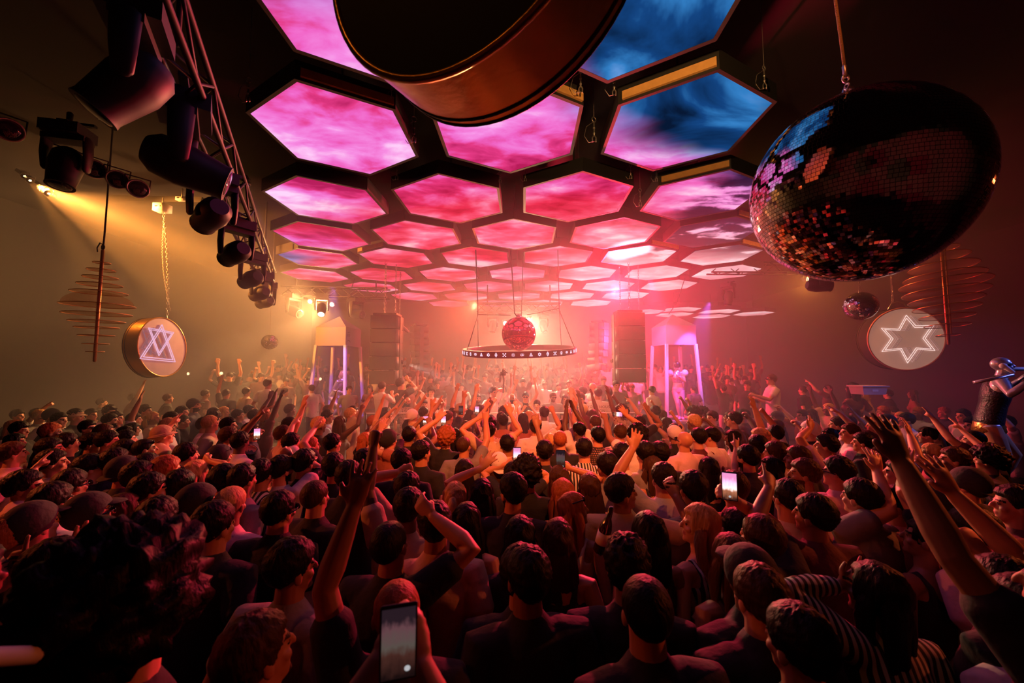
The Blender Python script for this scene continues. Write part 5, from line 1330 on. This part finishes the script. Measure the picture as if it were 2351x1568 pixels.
o, Mh, wr = place_perf('silver', (q.x, 5.0, g0), -2.3, 1.0, 'silver-headed masked performer lit blue at the right edge', (mat('silver_skin', (.5, .5, .58), .3, .5), SKIN[1], .86), DKS)
b = MB()
for s in (-1, 1): b.loft([(s * .078, -.01, .0), (s * .098, -.01, .0)], .036, n=18); b.loft([(s * .085, .0, -.01), (s * .075, .06, -.09)], [.03, .022], n=10)
b.build('ear_plate', M['whiteplastic'], o).matrix_local = Mh
b = MB(); b.ell((0, .025, .012), (.066, .062, .05), n=14, h=9); b.build('eye_mask', DKS, o).matrix_local = Mh
b = MB(); b.loft([(0, .0, .80), (0, .0, .90)], [(.185, .15), (.17, .13)], X=(1, 0, 0), n=20); b.build('gold_shorts', mat('gold_lame', (.6, .3, .08), .25, .8, bump=.5, bscale=25), o)
b = MB(); b.box((0, 0, .0), (1.3, 1.3, max(.1, g0))); tag(b.build('performer_podium', M['black'], smooth=False, loc=(q.x, 5.0, g0 / 2)), 'black podium under the silver-headed performer', 'podium')
a, c = at(2237, 878, 4.72), at(2325, 861, 4.62)
b = MB(); b.bar((0, 0, 0), c - a, .05, .03); tag(smooth_by_angle(b.build('silver_blade', M['jacket'], loc=a)), 'shiny silver blade held across the silver-headed performer', 'prop blade')
a = at(2322, 847, 4.9); b = MB(); b.loft([(0, 0, 0), (.5, .05, .0)], .024, n=12); tag(b.build('pale_tube', M['whiteplastic'], loc=a), 'pale tube pointing at the silver-headed performer', 'prop tube')
# ---------------------------------------------------------------- light
def spot(name, p, aim, col, w, ang, blend=.6, r=.05):
    l = bpy.data.lights.new(name, 'SPOT'); l.color = col; l.energy = w; l.spot_size = R(ang); l.spot_blend = blend; l.shadow_soft_size = r
    o = bpy.data.objects.new(name, l); COL.objects.link(o); o.location = p
    o.rotation_euler = (V(aim) - V(p)).to_track_quat('-Z', 'Y').to_euler(); return o
def point(name, p, col, w, r=.1):
    l = bpy.data.lights.new(name, 'POINT'); l.color = col; l.energy = w; l.shadow_soft_size = r
    o = bpy.data.objects.new(name, l); COL.objects.link(o); o.location = p; return o
AMB, RED, ORG, VIO = (1, .32, .05), (1, .03, .07), (1, .28, .07), (.35, .12, 1)
# amber lamps at the left
spot('amber_lamp_light', at(85, 425, 6.9), (-6.6, 12.5, 3.3), AMB, 42000, 44, 1.)
spot('amber_lamp_light', at(105, 440, 6.9), (-3.0, 12.6, 3.6), AMB, 5000, 70, 1.)
spot('amber_lamp_light', at(70, 415, 6.9), (-7.25, 8.0, 3.0), AMB, 1100, 30, 1.)
# wash lamps behind the left tower, behind the chrome ball and behind the giant ball
spot('wash_lamp_light', at(738, 706, 12.7), (-6.6, 8, 3.3), (1, .44, .14), 4000, 150, .8, .12)
spot('rear_lamp_light', at(1214, 738, 12.6), (.2, 7.5, .4), (1, .56, .3), 3200, 120, .8, .1)
point('right_amber_light', at(1862, 645, 7.7), AMB, 110, .1)
# red washes above the floor
spot('red_wash_light', (3.0, 11.2, 4.7), (1.2, 4.6, 3.6), RED, 8000, 95, .9)
point('red_flood_light', (3.05, 11.1, 3.3), (1, .02, .09), 1500, .1)
spot('red_wash_light', (-1.2, 12.6, 4.5), (-2.5, 4.5, 1.5), (1, .12, .05), 2000, 80, .7)
spot('red_front_light', (.9, .2, 5.9), (.2, 6.9, 1.3), (1, .2, .05), 3000, 56, .9)
spot('red_side_light', (-7.2, 2.6, 4.0), (-1.8, 4.0, 1.4), (1, .13, .03), 800, 56, .9)
spot('red_side_light', (7.5, 3.0, 4.2), (2.0, 3.2, 1.4), (1, .13, .03), 680, 56, .9)
spot('orange_stage_light', (.9, 3.7, 5.2), (.1, 9.4, 1.5), (1, .5, .3), 1200, 36, .7)
spot('added_batten_light', (.7, 1.7, 4.35), (1.9, 4.5, 5.4), (1, .5, .16), 260, 75, .8)  # added amber light with no fixture, brightens the wooden battens
# violet beam on the right tower, violet fill on the left dancer, blue on the silver performer
spot('violet_beam_light', (5.5, 10.8, 4.35), (4.9, 12.0, 1.4), VIO, 1000, 42, .5)
spot('violet_tower_light', (3.4, 9.6, 4.7), (4.95, 12, 2.3), (.75, .35, 1), 420, 40, .5)
spot('violet_dancer_light', (-4.3, 9.3, 4.5), (-5.3, 12, 1.8), VIO, 900, 26, .5)
0 and spot('tower_white_light', (-7.4, 9.4, 4.6), (-5, 12, 3), (1, .75, .45), 350, 40, .5)
spot('blue_performer_light', (9.6, 3.2, 4.6), (6.6, 5.3, 2.2), (.18, .22, 1), 450, 30, .5)
spot('blue_beam_light', at(472, 240, 5.55), at(380, 340, 6.2), (.04, .14, 1), 300, 24, .3)
spot('blue_beam_light', at(566, 430, 6.5), at(604, 540, 7.2), (.08, .1, 1), 200, 16, .3)
spot('white_beam_light', at(932, 834, 10.3), at(1120, 905, 9.2), (1, .85, .7), 900, 16, .6, .03)
spot('white_beam_light', at(1400, 830, 10.3), at(1210, 890, 9.2), (1, .8, .7), 900, 16, .6, .03)
spot('added_streak_light', (-1.9, .6, 5.9), (-.35, 1.3, 3.7), AMB, 14, 34)  # added light with no fixture, makes the gold streak on the near drum
# ---------------------------------------------------------------- haze
def haze(name, x0, x1, y0, y1, z0, z1, dens, an=.1, col=(1, 1, 1)):
    b = MB(); b.box((0, 0, 0), (x1 - x0, y1 - y0, z1 - z0))
    m = bpy.data.materials.new('haze'); m.use_nodes = True; nt = m.node_tree; nt.nodes.clear()
    o = nt.nodes.new('ShaderNodeOutputMaterial'); s = nt.nodes.new('ShaderNodeVolumeScatter')
    s.inputs['Density'].default_value = dens; s.inputs['Anisotropy'].default_value = an; s.inputs['Color'].default_value = (*col, 1)
    nt.links.new(s.outputs[0], o.inputs['Volume'])
    ob = b.build(name, m, smooth=False, loc=((x0 + x1) / 2, (y0 + y1) / 2, (z0 + z1) / 2))
    tag(ob, 'smoky stage haze filling the rear of the hall' if y1 > 6 else 'smoky haze drifting before the amber lamps at left', 'haze', kind='stuff'); return ob
haze('haze', X0 + .02, X1 - .02, 5.5, Y1 - .05, .02, Z1 - .02, HAZE)

# ---------------------------------------------------------------- camera
cam = bpy.data.cameras.new('camera'); co = bpy.data.objects.new('camera', cam); COL.objects.link(co)
co.location = (0, 0, HC); co.rotation_euler = (PI / 2 + PT, 0, 0); cam.sensor_width = 36; cam.lens = F / 2351 * 36; cam.clip_start = .05
cam.dof.use_dof = True; cam.dof.focus_distance = 6.0; cam.dof.aperture_fstop = 2.8
SC.camera = co
w = bpy.data.worlds.new('world'); SC.world = w; w.use_nodes = True; w.node_tree.nodes['Background'].inputs[0].default_value = (0, 0, 0, 1)
SC.view_settings.view_transform = 'Standard'; SC.view_settings.look = 'None'; SC.view_settings.gamma = 1; SC.view_settings.exposure = EXPO
SC.view_settings.use_curve_mapping = False
cy = SC.cycles
cy.max_bounces = 5; cy.diffuse_bounces = 2; cy.glossy_bounces = 3; cy.transmission_bounces = 2; cy.volume_bounces = 0; cy.transparent_max_bounces = 16
cy.use_denoising = True; cy.adaptive_threshold = .015; cy.caustics_reflective = False; cy.caustics_refractive = False; cy.sample_clamp_indirect = 4; cy.blur_glossy = .5
